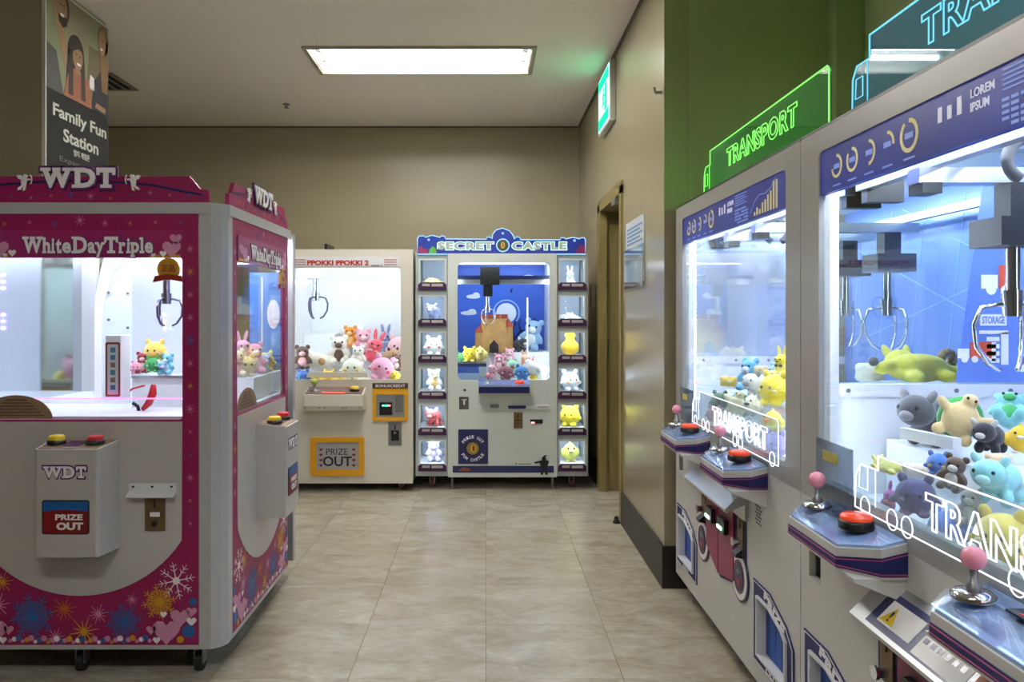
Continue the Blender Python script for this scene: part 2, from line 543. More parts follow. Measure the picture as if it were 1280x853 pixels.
tag(MB().lathe([(0.02, 0), (0.022, 0.012), (0.014, 0.02), (0.014, 0.038), (0.004, 0.045)], (XR - 0.035, DY0 + 0.01, 0)).build('door_stop', RUBBER), 'small black rubber door stop on the floor beside the doorway', 'door stop')

# column with the hanging poster
struct(MB().box(-2.95, -2.233, 4.0, 4.67, 0, ZC).build('wall_column', WALL), 'square beige column behind the pink machine', 'column')
po = thing('poster', 'tall black advertising poster of laughing people fixed to the column', 'poster', (-2.2325, 4.0, 0), PI / 2)
# local x runs along the column face (away from the camera), -y towards the room
MB().box(0.0, 0.665, -0.018, 0.0, 1.9, 2.98).build('board', pm('poster_edge', '#d9d5c8', 0.5), po)
PBK = pm('poster_black', '#1a1917', 0.85, var=0.1)
MB().box(0.012, 0.66, -0.02, -0.018, 1.91, 2.45).build('black_field', PBK, po)
SK = pm('poster_skin', '#a07a58', 0.6, var=0.1); HB = pm('poster_brown_hair', '#33211a', 0.6, var=0.2); HL = pm('poster_fair_hair', '#8a6b40', 0.6, var=0.2)
OR = pm('poster_orange_shirt', '#9c5f42', 0.6, var=0.15); GR = pm('poster_pale_green', '#868a66', 0.6, var=0.12, scale=6); KH = pm('poster_khaki', '#6f6446', 0.6, var=0.1, scale=6)
SLV = pm('poster_grey_shirt', '#8c8468', 0.6, var=0.1, scale=8); NV = pm('poster_dark_clothes', '#221d2c', 0.6, var=0.3, scale=60); GY = pm('poster_grey_sofa', '#4a4a46', 0.6, var=0.1)
ph = MB()
ph.mat(0).box(0.012, 0.66, -0.0192, -0.018, 2.45, 2.97)
def flat(m, poly, k):
    ph.mat(m).prism(poly, -0.0194 - 0.0002 * k, -0.0192)
flat(7, [(0.40, 2.45), (0.66, 2.45), (0.66, 2.80), (0.44, 2.80)], 1)                                   # cabinet behind
flat(8, [(0.012, 2.45), (0.17, 2.45), (0.10, 2.66), (0.012, 2.68)], 2)                                 # sofa
flat(6, [(0.10, 2.97), (0.52, 2.97), (0.42, 2.84), (0.36, 2.62), (0.20, 2.62), (0.14, 2.80)], 3)       # man's shirt, arms raised
flat(1, [(0.03, 2.97), (0.09, 2.97), (0.22, 2.66), (0.18, 2.60)], 4)                                   # raised arm
flat(2, circ(0.165, 2.90, 0.062, 18, 0.085), 5)
flat(1, circ(0.155, 2.895, 0.052, 18, 0.075), 6)
flat(2, [(0.115, 2.86), (0.20, 2.86), (0.205, 2.82), (0.165, 2.80), (0.125, 2.82)], 7)
flat(9, circ(0.155, 2.862, 0.022, 12, 0.009), 8)
flat(2, circ(0.138, 2.915, 0.008, 8, 0.005), 8)
flat(2, circ(0.172, 2.915, 0.008, 8, 0.005), 8)
flat(2, circ(0.295, 2.71, 0.085, 20, 0.095), 8)                                                        # woman in orange
flat(2, [(0.21, 2.71), (0.38, 2.71), (0.41, 2.48), (0.19, 2.48)], 8)
flat(5, [(0.17, 2.45), (0.47, 2.45), (0.44, 2.58), (0.37, 2.62), (0.25, 2.62), (0.20, 2.55)], 9)
flat(2, [(0.225, 2.70), (0.262, 2.70), (0.265, 2.47), (0.215, 2.47)], 10)
flat(2, [(0.345, 2.68), (0.385, 2.68), (0.395, 2.47), (0.35, 2.47)], 10)
flat(1, [(0.285, 2.64), (0.335, 2.64), (0.34, 2.60), (0.28, 2.60)], 10)
flat(1, circ(0.312, 2.69, 0.053, 18, 0.07), 11)
flat(2, [(0.25, 2.78), (0.36, 2.77), (0.362, 2.735), (0.31, 2.735), (0.26, 2.71)], 12)
flat(9, circ(0.322, 2.655, 0.022, 12, 0.007), 13)
flat(2, circ(0.297, 2.705, 0.008, 8, 0.004), 13)
flat(2, circ(0.335, 2.70, 0.008, 8, 0.004), 13)
flat(9, [(0.43, 2.56), (0.50, 2.56), (0.49, 2.63), (0.45, 2.64)], 9)
flat(4, [(0.46, 2.45), (0.66, 2.45), (0.66, 2.66), (0.58, 2.70), (0.50, 2.62)], 9)                     # fair-haired woman
flat(3, circ(0.60, 2.88, 0.062, 18, 0.085), 10)
flat(3, [(0.54, 2.88), (0.655, 2.88), (0.65, 2.58), (0.585, 2.58)], 10)
flat(1, circ(0.585, 2.86, 0.042, 18, 0.072), 11)
flat(9, circ(0.578, 2.822, 0.015, 12, 0.008), 12)
flat(2, circ(0.572, 2.875, 0.006, 8, 0.004), 12)
flat(2, circ(0.60, 2.875, 0.006, 8, 0.004), 12)
flat(1, [(0.50, 2.47), (0.62, 2.46), (0.63, 2.49), (0.52, 2.50)], 12)
ph.build('photograph_print', [GR, SK, HB, HL, NV, OR, SLV, KH, GY, PWHITE], po)
PTX = pm('poster_lettering', '#c9c7bf', 0.5, var=0.02)
MB().text('Family Fun', 0.065, 0.635, 2.30, 2.385, -0.02, 0.002, 0.022).build('headline', PTX, po)
MB().text('Station', 0.165, 0.54, 2.205, 2.275, -0.02, 0.002, 0.022).build('headline', PTX, po)
MB().text('멀티 게임존', 0.27, 0.44, 2.15, 2.185, -0.02, 0.002, 0.015).build('small_print', PTX, po)
MB().text('Expan', 0.13, 0.33, 2.09, 2.125, -0.02, 0.001).build('small_print', pm('poster_faint_lettering', '#6a6862', 0.5), po)

# ceiling lamps
TUBEM = em('fluorescent_tube', '#f8f6f4', TUBE)
LAMPW = pm('lamp_reflector', '#f0eee2', 0.35, var=0.02)
LAMPF = pm('lamp_frame', '#a9a08c', 0.45, var=0.05)
def ceiling_lamp(r, label):
    x0, x1, y0, y1 = r
    t = thing('ceiling_lamp', label, 'ceiling lamp', (x0, y0, ZC), 0, 'recessed fluorescent lamps')
    X, Y = x1 - x0, y1 - y0
    m = MB()
    m.box(0.002, X - 0.002, 0.002, Y - 0.002, 0.085, 0.095)
    m.box(0.002, 0.012, 0.002, Y - 0.002, -0.004, 0.085).box(X - 0.012, X - 0.002, 0.002, Y - 0.002, -0.004, 0.085)
    m.box(0.002, X - 0.002, 0.002, 0.012, -0.004, 0.085).box(0.002, X - 0.002, Y - 0.012, Y - 0.002, -0.004, 0.085)
    m.build('housing', LAMPW, t)
    f = MB(Matrix(((1, 0, 0, 0), (0, 0, 1, 0), (0, 1, 0, 0), (0, 0, 0, 1))))
    f.ring(rrect(-0.025, X + 0.025, -0.025, Y + 0.025), rrect(0.004, X - 0.004, 0.004, Y - 0.004), -0.014, 0.0)
    f.build('frame', LAMPF, t)
    for k in (0.3, 0.7):
        MB().cyl((0.06, Y * k, 0.05), (X - 0.06, Y * k, 0.05), 0.016, n=12).build('tube', TUBEM, t)
        for e in (0.03, X - 0.06):
            MB().box(e, e + 0.03, Y * k - 0.02, Y * k + 0.02, 0.025, 0.084).build('socket', WHITE2, t)
    return t
ceiling_lamp(LAMPS[0], 'bright recessed fluorescent ceiling lamp above the corridor')
ceiling_lamp(LAMPS[1], 'added out-of-view fluorescent ceiling lamp over the aisle between pink and blue machines')  # added out of view for light on the floor and machine sides
ceiling_lamp(LAMPS[2], 'added unseen fluorescent fill lamp over the near end of the aisle')  # unseen, added to brighten the machine fronts

# air vent, sprinkler
t = thing('air_vent', 'square metal air vent in the ceiling beside the column', 'vent', (-2.9, 5.84, ZC))
VM = pm('vent_metal', '#8e877a', 0.5, 0.3)
f = MB(Matrix(((1, 0, 0, 0), (0, 0, 1, 0), (0, 1, 0, 0), (0, 0, 0, 1))))
f.ring(rrect(-0.26, 0.26, -0.22, 0.22), rrect(-0.22, 0.22, -0.19, 0.19), -0.006, 0.0).build('frame', VM, t)
MB().box(-0.22, 0.22, -0.19, 0.19, -0.002, 0.0).build('backing', pm('vent_dark', '#14120f', 0.9), t)
for k in range(6):
    x = -0.19 + k * 0.07
    MB().side([(-0.19, -0.007), (0.19, -0.007), (0.19, -0.002), (-0.19, -0.002)], x, x + 0.02).build('slat', VM, t)
t = thing('sprinkler', 'tiny ceiling sprinkler head over the far aisle', 'sprinkler', (-1.62, 6.46, ZC))
MB().lathe([(0.028, 0), (0.026, -0.006), (0.010, -0.008), (0.008, -0.025)][::-1]).build('body', STEEL, t)
MB().lathe([(0.018, -0.032), (0.018, -0.029)]).cyl((0, 0, -0.03), (0, 0, -0.02), 0.004).build('deflector', STEEL, t)

# exit sign
es = thing('exit_sign', 'green and white lit exit sign high on the corridor wall', 'exit sign', (XR, 5.435, 2.765), -PI / 2)
# local x -> world -y, -y towards the corridor
MB().box(-0.255, 0.255, -0.04, 0, -0.2, 0.2).build('case', GREYW, es, bevel=0.006)
EXW = em('exit_sign_white', '#a8f0c8', 2.2); EXG = em('exit_sign_green', '#10c070', 3.0)
MB().box(-0.235, 0.235, -0.044, -0.04, -0.18, 0.18).build('face', EXW, es)
g = MB()
g.box(-0.225, 0.225, -0.046, -0.044, 0.10, 0.17).box(-0.225, 0.225, -0.046, -0.044, -0.17, -0.10)
g.prism([(0.07, -0.09), (0.15, -0.09), (0.15, 0.09), (0.07, 0.09)], -0.046, -0.044)
g.build('green_field', EXG, es)
rm = MB()
rm.prism(circ(0.0, 0.065, 0.018, 12), -0.0465, -0.044)
rm.prism([(-0.02, 0.04), (-0.01, -0.02), (0.02, -0.02), (0.015, 0.045)], -0.0465, -0.044)
rm.prism([(-0.01, -0.015), (-0.06, -0.03), (-0.062, -0.045), (0.005, -0.03)], -0.0465, -0.044)
rm.prism([(0.02, -0.015), (0.05, -0.05), (0.045, -0.085), (0.03, -0.085), (0.034, -0.052), (0.0, -0.02)], -0.0465, -0.044)
rm.prism([(0.01, 0.04), (0.05, 0.02), (0.05, 0.008), (0.01, 0.025)], -0.0465, -0.044)
rm.prism([(-0.015, 0.04), (-0.05, 0.01), (-0.042, 0.002), (-0.01, 0.022)], -0.0465, -0.044)
rm.build('running_figure', EXG, es)

# notice pocket, hook, junction box
t = thing('notice_pocket', 'clear plastic notice pocket with printed sheets on the corridor wall', 'notice', (XR, 4.52, 1.65), -PI / 2)
MB().box(-0.27, 0.27, -0.004, 0, -0.17, 0.19).build('sheet', pm('notice_paper', '#c8cdd2', 0.5, var=0.05), t)
g = MB()
for k in range(5):
    g.box(-0.23, 0.23 - 0.07 * (k % 2), -0.005, -0.004, 0.14 - k * 0.022, 0.15 - k * 0.022)
g.box(-0.25, 0.25, -0.005, -0.004, 0.02, 0.032).box(-0.25, 0.25, -0.005, -0.004, -0.03, -0.02)
g.build('printed_line', pm('notice_blue', '#5c88b8', 0.5), t)
MB().box(-0.28, 0.28, -0.012, -0.008, -0.20, 0.03).build('pocket', glass('pocket_plastic', '#eef4f8', 1.6, 0.10, 0.08, 0.06), t)
for sx in (-0.2, -0.02, 0.16):
    MB().box(sx, sx + 0.10, -0.0075, -0.0045, -0.16, -0.03).build('leaflet', pm('leaflet_paper', '#dde2e6', 0.4), t)
tag(MB().cyl((XR, 3.84, 2.37), (XR - 0.03, 3.84, 2.37), 0.007).cyl((XR - 0.03, 3.84, 2.37), (XR - 0.035, 3.84, 2.395), 0.006).build('wall_hook', STEEL), 'small metal hook near the wall corner', 'hook')
t = thing('junction_box', 'small beige junction box on the wall beside the castle machine', 'junction box', (XR, 6.2, 1.44), -PI / 2)
MB().box(-0.05, 0.05, -0.035, 0, -0.09, 0.09).build('case', pm('beige_plastic', '#bdb49c', 0.5), t, bevel=0.004)
MB().box(-0.03, 0.03, -0.038, -0.035, -0.03, 0.03).build('cover', WHITE2, t)
# ================================================================ BLUE AND WHITE TRUCK CRANE MACHINES (right aisle)
TW = 0.7325
CAB = pm('crane_cabinet_white', '#c9c8c3', 0.35, var=0.02, scale=4, coat=0.25)
FRAMEG = pm('crane_frame_grey', '#a9a7a2', 0.32, 0.15, var=0.03, scale=4, coat=0.2)
HDR = pm('header_print', '#2036a8', 0.35, var=0.3, scale=3.5, col2='#0a1140', coat=0.15, emit=0.25)
HDRY = pm('header_yellow', '#cfc48a', 0.4, var=0.05, emit=0.25)
HDRL = pm('header_pale_blue', '#7f97e0', 0.4, var=0.05, emit=0.25)
HDRW = pm('header_white', '#d8daea', 0.4, var=0.03, emit=0.25)
BACKP = pm('blue_backdrop_print', '#7f9ad4', 0.3, var=0.2, scale=3, col2='#4a6abc', coat=0.4)
BACKL = pm('backdrop_pale_line', '#8fb4ee', 0.4, var=0.05)
BACKO = pm('backdrop_orange', '#c8502c', 0.4, var=0.05)
CMAG = pm('coin_door_magenta', '#8a1f4c', 0.4, var=0.06, scale=10)
PANTOP = pm('control_panel_print', '#5f8fd0', 0.15, var=0.3, scale=9, col2='#dfe6f2', coat=0.6)
PANB = pm('control_band_navy', '#141c62', 0.5, var=0.2, scale=30)
PLINE = pm('thin_pink_line', '#a8437e', 0.4, var=0.02)
HATCHB = pm('hatch_blue_flap', '#2a5cc0', 0.5, var=0.3, scale=12)
HATCHT = pm('hatch_navy_trim', '#2b2a66', 0.65, var=0.1, scale=10)
COIL = pm('grey_cable_chain', '#55555a', 0.6, var=0.3, scale=60)

def truck_outline(cx0, bx0, bx1, z0, zc, zb):
    """a lorry in side view, cab at the lower-x end"""
    return [(cx0, z0), (bx1, z0), (bx1, zb - 0.01), (bx1 - 0.01, zb), (bx0, zb), (bx0, zc), (cx0 + 0.03, zc), (cx0 + 0.005, zc - 0.03)]

def crane(root, x, y, z, side, name='claw', s=1.0, arm=CHROME, tip=CHROME):
    """hanging three-finger claw: part 'claw' with sub-parts"""
    k = MB().cyl((x, y, z), (x, y, z - 0.10 * s), 0.02 * s, n=14).cyl((x, y, z - 0.10 * s), (x, y, z - 0.16 * s), 0.03 * s, 0.026 * s, n=14).build(name, arm, root)
    for a in (0.3, 0.3 + 2 * PI / 3, 0.3 + 4 * PI / 3):
        c, d = math.cos(a), math.sin(a)
        pts = []
        for q, h in ((0.025, -0.13), (0.07, -0.14), (0.085, -0.18), (0.08, -0.23), (0.055, -0.27), (0.03, -0.285)):
            pts.append((x + c * q * s, y + d * q * s, z + h * s))
        MB().tube(pts, 0.006 * s, 6).build('claw_finger', tip, k)
    return k

def truck_machine(yc, label, topcol, tint, far_closed, claws, strength, bar, gl):
    R = thing('claw_machine', label, 'claw machine', (0.885, yc, 0), -PI / 2, 'truck themed crane machines')
    hx = [(-0.65, -0.41), (0.40, 0.64)]
    hatch_holes = [(a, b, 0.20, 0.385) for a, b in hx]
    pocket = (-0.675, -0.60, 0.585, 0.655)
    m = MB()
    m.slab(-TW, TW, 0.10, 0.80, 0.0, 0.018, hatch_holes + [pocket])
    m.box(-TW, -TW + 0.018, 0.018, 0.79, 0.10, 0.80).box(TW - 0.018, TW, 0.018, 0.79, 0.10, 0.80)
    m.box(-TW, TW, 0.79, 0.80, 0.10, 0.80).box(-TW + 0.018, TW - 0.018, 0.018, 0.79, 0.10, 0.12)
    m.build('cabinet', CAB, R)
    MB().box(-TW + 0.018, TW - 0.018, 0.018, 0.79, 0.79, 0.80).build('play_floor', INNER, R)
    for fx in (-0.62, 0.62):
        for fy in (0.08, 0.72):
            MB().cyl((fx, fy, 0.0), (fx, fy, 0.02), 0.035).cyl((fx, fy, 0.02), (fx, fy, 0.12), 0.012).build('foot', STEEL, R)
    p = MB().box(pocket[0] - 0.004, pocket[1] + 0.004, 0.05, 0.055, pocket[2] - 0.004, pocket[3] + 0.004)
    p.box(pocket[0] - 0.004, pocket[0], 0.018, 0.05, pocket[2], pocket[3]).box(pocket[1], pocket[1] + 0.004, 0.018, 0.05, pocket[2], pocket[3])
    p.box(pocket[0], pocket[1], 0.018, 0.05, pocket[2] - 0.004, pocket[2]).box(pocket[0], pocket[1], 0.018, 0.05, pocket[3], pocket[3] + 0.004)
    p.build('coin_return_pocket', STEEL, R)
    # prize hatches
    for (a, b) in hx:
        c = (a + b) / 2
        o = [(c - 0.172, 0.165), (c + 0.172, 0.165), (c + 0.172, 0.33), (c + 0.12, 0.378), (c - 0.02, 0.43), (c - 0.172, 0.43)]
        i = [(a, 0.20), (b, 0.20), (b, 0.335), (b - 0.03, 0.355), (c - 0.02, 0.385), (a, 0.385)]
        h = MB().ring(o, i, -0.004, 0.0).build('prize_hatch', HATCHT, R)
        oo = lambda q: [(c + (x - c) * q, 0.2925 + (z - 0.2925) * q) for x, z in o]
        MB().ring(oo(0.97), oo(0.955), -0.0055, -0.004).build('white_outline', PWHITE, h)
        ii = [(c + (x - c) * 1.05, 0.2925 + (z - 0.2925) * 1.05) for x, z in i]
        i2 = [(c + (x - c) * 0.97, 0.2925 + (z - 0.2925) * 0.97) for x, z in i]
        MB().ring(ii, i2, -0.012, 0.0195).build('white_rim', WHITE2, h)
        MB().box(a, b, 0.10, 0.105, 0.19, 0.395).box(a - 0.004, a, 0.018, 0.105, 0.19, 0.395).box(b, b + 0.004, 0.018, 0.105, 0.19, 0.395).box(a, b, 0.018, 0.10, 0.192, 0.2).build('chute', GREYW, h)
        fl_ = MB()
        fl_.mat(0).box(a + 0.005, b - 0.005, 0.020, 0.026, 0.205, 0.38)
        fl_.mat(1)
        for k in range(4):
            fl_.box(a + 0.03 + k * 0.055, a + 0.033 + k * 0.055, 0.0185, 0.020, 0.21, 0.37)
        for k in range(12):
            fl_.prism(circ(a + 0.03 + (k % 4) * 0.055, 0.23 + (k // 4) * 0.055, 0.004, 8), 0.018, 0.020)
        fl_.build('blue_flap', [HATCHB, PBLUE], h)
        MB().text('PRIZE', c - 0.068, c + 0.112, 0.374, 0.402, -0.0045, 0.0015, 0.04, rot=-0.31).build('lettering', PWHITE, h)
        MB().text('OUT', c - 0.05, c + 0.05, 0.170, 0.190, -0.004, 0.0015, 0.02).build('lettering', PWHITE, h)
    # coin area: magenta doors with two printed wheels
    bx = -0.04
    poly = [(-0.30, 0.62), (-0.335, 0.45), (-0.30, 0.30), (-0.19, 0.33), (-0.03, 0.30), (0.14, 0.315), (0.17, 0.30), (0.27, 0.30), (0.30, 0.40), (0.30, 0.56), (0.27, 0.62)][::-1]
    cd = MB().prism([(-0.285, 0.62), (-0.285, 0.40), (-0.19, 0.37), (-0.02, 0.31), (0.155, 0.345), (0.275, 0.40), (0.275, 0.62)][::1], -0.003, 0.0).build('coin_panel', HATCHT, R)
    MB().prism([(-0.185, 0.615), (-0.185, 0.39), (-0.025, 0.325), (-0.025, 0.615)], -0.012, -0.003).build('coin_door', CMAG, cd)
    MB().prism([(-0.018, 0.615), (-0.018, 0.325), (0.16, 0.357), (0.16, 0.615)], -0.012, -0.003).build('coin_door', CMAG, cd)
    for wx, wz in ((-0.257, 0.385), (0.215, 0.39)):
        w_ = MB()
        w_.mat(0).prism(circ(wx, wz, 0.088, 28), -0.006, 0.0)
        w_.mat(1).prism(circ(wx, wz, 0.078, 28), -0.008, -0.006)
        w_.mat(0).prism(circ(wx, wz, 0.058, 28), -0.0095, -0.008)
        w_.mat(2).prism(circ(wx, wz, 0.05, 28), -0.011, -0.0095)
        w_.mat(3).prism([(wx - 0.02, wz + 0.012), (wx + 0.02, wz + 0.012), (wx, wz + 0.034)], -0.012, -0.011)
        w_.mat(4).prism([(wx - 0.02, wz - 0.012), (wx, wz - 0.034), (wx + 0.02, wz - 0.012)], -0.012, -0.011)
        w_.build('wheel_sticker', [NAVY, PWHITE, PPURPLE, pm('sticker_green', '#3f9f6a', 0.4), RED], cd)
    for sx in (-0.24, 0.225):
        k = MB().box(sx - 0.028, sx + 0.028, -0.008, -0.003, 0.47, 0.615).box(sx - 0.004, sx + 0.004, -0.012, -0.008, 0.56, 0.60).build('coin_slot', BRASS, cd)
        MB().cyl((sx, -0.008, 0.515), (sx, -0.03, 0.515), 0.012).cyl((sx - 0.0, -0.03, 0.515), (sx, -0.036, 0.515), 0.016).build('return_knob', CHROME, cd)
        MB().side([(-0.003, 0.46), (-0.03, 0.465), (-0.03, 0.475), (-0.003, 0.495)], sx - 0.022, sx + 0.022).build('coin_cup', BLACK, cd)
    for sx in (-0.14, 0.02):
        MB().prism(rrect(sx, sx + 0.085, 0.50, 0.555, 0.008), -0.028, -0.012).build('bill_slot', BLACK, cd)
        lm = MB().box(sx + 0.006, sx + 0.06, -0.031, -0.028, 0.512, 0.524)
        lm.build('bill_slot_light', em('bill_light', '#aef0d8', 3.0), cd)
    hd = MB().side([(0.0, 0.72), (0.0, 0.60), (-0.012, 0.60), (-0.012, 0.655), (-0.075, 0.628), (-0.08, 0.64)], -0.26, 0.29).build('coin_hood', ALU, R)
    # sticker on the hood, following its slope
    n = Vector((0, -0.08, -0.08)).normalized()
    MS = Matrix.Translation((0.0, -0.002, 0.717)) @ Matrix.Rotation(-PI / 4, 4, 'X')
    st = MB(MS)
    st.mat(0).box(-0.2, 0.23, -0.001, 0.0, -0.10, -0.015)
    st.mat(1).box(-0.17, -0.045, -0.002, -0.001, -0.085, -0.03)
    st.mat(1).box(-0.025, 0.13, -0.002, -0.001, -0.095, -0.02)
    st.mat(2).prism([(-0.165, -0.08), (-0.115, -0.08), (-0.14, -0.04)], -0.003, -0.002)
    st.mat(0)
    for k in range(12):
        q = -0.018 + (k % 6) * 0.024; zz = -0.04 - (k // 6) * 0.026
        st.box(q, q + 0.014, -0.0026, -0.002, zz, zz + 0.012)
    st.mat(3).box(0.145, 0.215, -0.002, -0.001, -0.075, -0.04)
    st.mat(0).text('!', -0.144, -0.136, -0.075, -0.05, -0.003, 0.0006)
    if not far_closed:
        st.build('hood_sticker', [NAVY, PWHITE, YEL, PORANGE], hd)
    sp = MB()
    for r in range(6):
        for q in range(3):
            zz = 0.672 - r * 0.011; xx = 0.36 + q * 0.019 + (r % 2) * 0.008
            sp.box(xx, xx + 0.013, -0.0008, 0.0, zz, zz + 0.005)
    sp.build('speaker_grille', BLACK, R)
    # upper frame, header, glass
    wx0, wx1 = -0.612, 0.624
    MB().ring(rrect(-TW, TW, 0.80, 1.788, 0.006), rrect(wx0, wx1, 0.862, 1.730, 0.02), 0.0, 0.03).build('front_frame', FRAMEG, R)
    MB().box(-TW, TW, 0.0, 0.8, 1.788, 1.796).build('top_cover', DARK, R)
    MB().box(-TW + 0.02, TW - 0.02, 0.03, 0.79, 1.76, 1.787).build('inner_ceiling', INNER, R)
    hp = MB().box(wx0, wx1, 0.004, 0.02, 1.615, 1.730).build('header_panel', HDR, R)
    hy = 0.004
    for k, (q, part) in enumerate(((0.0, 0.75), (0.085, 0.9), (0.17, 0.5), (0.255, 0.3), (0.345, 0.95))):
        a = MB()
        r = 0.036 if k == 4 else 0.03
        cx = wx0 + 0.10 + q; cz = 1.672 + 0.004
        n = 22
        for i in range(int(n * part)):
            t0 = PI / 2 - 2 * PI * i / n; t1 = PI / 2 - 2 * PI * (i + 1) / n
            a.mat(0).prism([(cx + r * math.cos(t1), cz + r * math.sin(t1)), (cx + r * math.cos(t0), cz + r * math.sin(t0)), (cx + 0.75 * r * math.cos(t0), cz + 0.75 * r * math.sin(t0)), (cx + 0.75 * r * math.cos(t1), cz + 0.75 * r * math.sin(t1))][::-1], hy - 0.0012, hy)
        a.mat(1).box(cx - 0.016, cx + 0.016, hy - 0.001, hy, cz - 0.006, cz + 0.006)
        a.mat(1).box(cx - 0.022, cx + 0.022, hy - 0.001, hy, 1.626, 1.630)
        a.build('ring_chart_print', [HDRY, HDRL], hp)
    b = MB()
    for k, h in enumerate((0.03, 0.026, 0.034)):
        b.mat(2).box(-0.06 + k * 0.032, -0.046 + k * 0.032, hy - 0.001, hy, 1.675, 1.675 + h)
    b.build('small_chart_print', [HDRY, HDRL, HDRW], hp)
    b = MB()
    b.mat(2).text('LOREM', 0.045, 0.115, 1.695, 1.712, hy, 0.001, 0.02)
    b.mat(2).text('IPSUM', 0.045, 0.10, 1.670, 1.687, hy, 0.001, 0.02)
    b.build('header_lettering', [HDRY, HDRL, HDRW], hp)
    b = MB()
    for k in range(5):
        b.mat(1).box(0.135, 0.26 - 0.02 * (k % 2), hy - 0.001, hy, 1.718 - k * 0.0085, 1.721 - k * 0.0085)
    for k in range(5):
        for j in range(6):
            if (k * 3 + j) % 7 != 5:
                b.mat(1).box(0.135 + j * 0.024, 0.154 + j * 0.024, hy - 0.001, hy, 1.665 - k * 0.011, 1.671 - k * 0.011)
    b.build('table_print', [HDRY, HDRL, HDRW], hp)
    b = MB()
    for k, h in enumerate((0.012, 0.024, 0.016, 0.034, 0.04, 0.052, 0.06, 0.088, 0.088)):
        b.mat(0).box(0.335 + k * 0.025, 0.348 + k * 0.025, hy - 0.001, hy, 1.626, 1.626 + h)
    pts = [(0.30, 1.64), (0.345, 1.675), (0.39, 1.69), (0.44, 1.685), (0.49, 1.695), (0.53, 1.72)]
    for (x0, z0), (x1, z1) in zip(pts, pts[1:]):
        b.mat(1).prism([(x0, z0 - 0.0015), (x1, z1 - 0.0015), (x1, z1 + 0.0015), (x0, z0 + 0.0015)], hy - 0.001, hy)
    b.build('bar_chart_print', [HDRY, HDRL, HDRW], hp)
    MB().box(wx0, wx1, 0.010, 0.015, 0.862, 1.615).build('front_glass', GLASS, R)
    # sides, back, roof
    for s_, closed in ((-1, far_closed), (1, False)):
        xo = s_ * (TW - 0.010)
        x0, x1 = sorted((xo, xo - s_ * 0.012))
        MB().box(x0, x1, 0.03, 0.79, 0.80, 1.07).build('side_panel', INNER, R)
        MB().box(x0 - 0.006, x1 + 0.006, 0.03, 0.79, 1.07, 1.105).build('side_rail', WHITE2, R)
        for k in range(5):
            MB().cyl((xo - s_ * 0.018, 0.12 + k * 0.15, 1.088), (xo - s_ * 0.022, 0.12 + k * 0.15, 1.088), 0.006, n=10).build('screw', STEEL, R)
        if closed:
            MB().box(x0, x1, 0.03, 0.79, 1.105, 1.76).build('side_window', pm('pearl_mirror_panel', '#d3dae6', 0.12, 0.55, var=0.03, scale=4), R)
        else:
            MB().box(x0, x1, 0.03, 0.79, 1.105, 1.76).build('side_window', GLASS, R)
        MB().box(min(s_ * TW, s_ * 0.615), max(s_ * TW, s_ * 0.615), 0.03, 0.055, 0.80, 1.76).build('corner_post', INNER, R)
        # led strip in the corner
        st = MB().box(min(s_ * 0.706, s_ * 0.698), max(s_ * 0.706, s_ * 0.698), 0.06, 0.085, 0.90, 1.68).build('led_strip', INNER, R)
        d = MB()
        for k in range(38):
            zz = 0.91 + k * 0.02
            d.box(min(s_ * 0.698, s_ * 0.694), max(s_ * 0.698, s_ * 0.694), 0.066, 0.079, zz, zz + 0.011)
        d.build('led_dots', LEDW, st)
    bk = MB().box(-TW + 0.02, TW - 0.02, 0.775, 0.79, 0.80, 1.76).build('backdrop', BACKP, R)
    q = MB()
    for k in range(5):
        x0 = -0.65 + k * 0.25
        q.mat(0).prism([(x0, 1.1), (x0 + 0.004, 1.1), (x0 + 0.124, 1.72), (x0 + 0.12, 1.72)], 0.7735, 0.775)
    for x0, z0, x1, z1 in ((-0.68, 1.62, 0.5, 1.22), (-0.5, 1.2, 0.68, 1.5), (-0.2, 1.72, 0.68, 1.35)):
        q.mat(0).prism([(x0, z0 - 0.002), (x1, z1 - 0.002), (x1, z1 + 0.002), (x0, z0 + 0.002)], 0.7735, 0.775)
    q.build('line_print', [BACKL], bk)
    # printed side poster with lorries (on the near side of the bay that faces the camera)
    if not far_closed:
        MP = RZ(PI / 2, -TW + 0.024, 0.0, 0)        # x of the print runs from the glass into the machine
        MP = Matrix(((0, -1, 0, -TW + 0.0245), (1, 0, 0, 0.0), (0, 0, 1, 0), (0, 0, 0, 1)))
        pr = MB(MP)
        # print x = machine y; standing proud towards +x of the machine
        pr.mat(0).prism([(0.42, 1.11), (0.77, 1.11), (0.77, 1.70), (0.50, 1.70)], -0.002, 0.0)
        def lorry(px, pz, s):
            pr.mat(1).box(px, px + 0.05 * s, -0.004, -0.002, pz + 0.012 * s, pz + 0.055 * s)
            pr.mat(2).box(px + 0.055 * s, px + 0.15 * s, -0.004, -0.002, pz + 0.012 * s, pz + 0.085 * s)
            pr.mat(1).box(px + 0.15 * s, px + 0.17 * s, -0.004, -0.002, pz, pz + 0.085 * s)
            for c in (0.03, 0.075, 0.125):
                pr.mat(1).prism(circ(px + c * s, pz + 0.008 * s, 0.015 * s, 12), -0.005, -0.002)
        lorry(0.425, 1.17, 0.62)
        lorry(0.49, 1.36, 0.9)
        pr.mat(1).box(0.485, 0.565, -0.004, -0.002, 1.245, 1.255).box(0.545, 0.565, -0.004, -0.002, 1.16, 1.25)
        pr.mat(1).box(0.487, 0.56, -0.004, -0.002, 1.268, 1.30)
        pr.mat(0).text('STORAGE', 0.492, 0.555, 1.274, 1.294, -0.004, 0.001, 0.02)
        for k in range(4):
            pr.mat(1).box(0.505, 0.54, -0.004, -0.002, 1.165 + k * 0.02, 1.177 + k * 0.02)
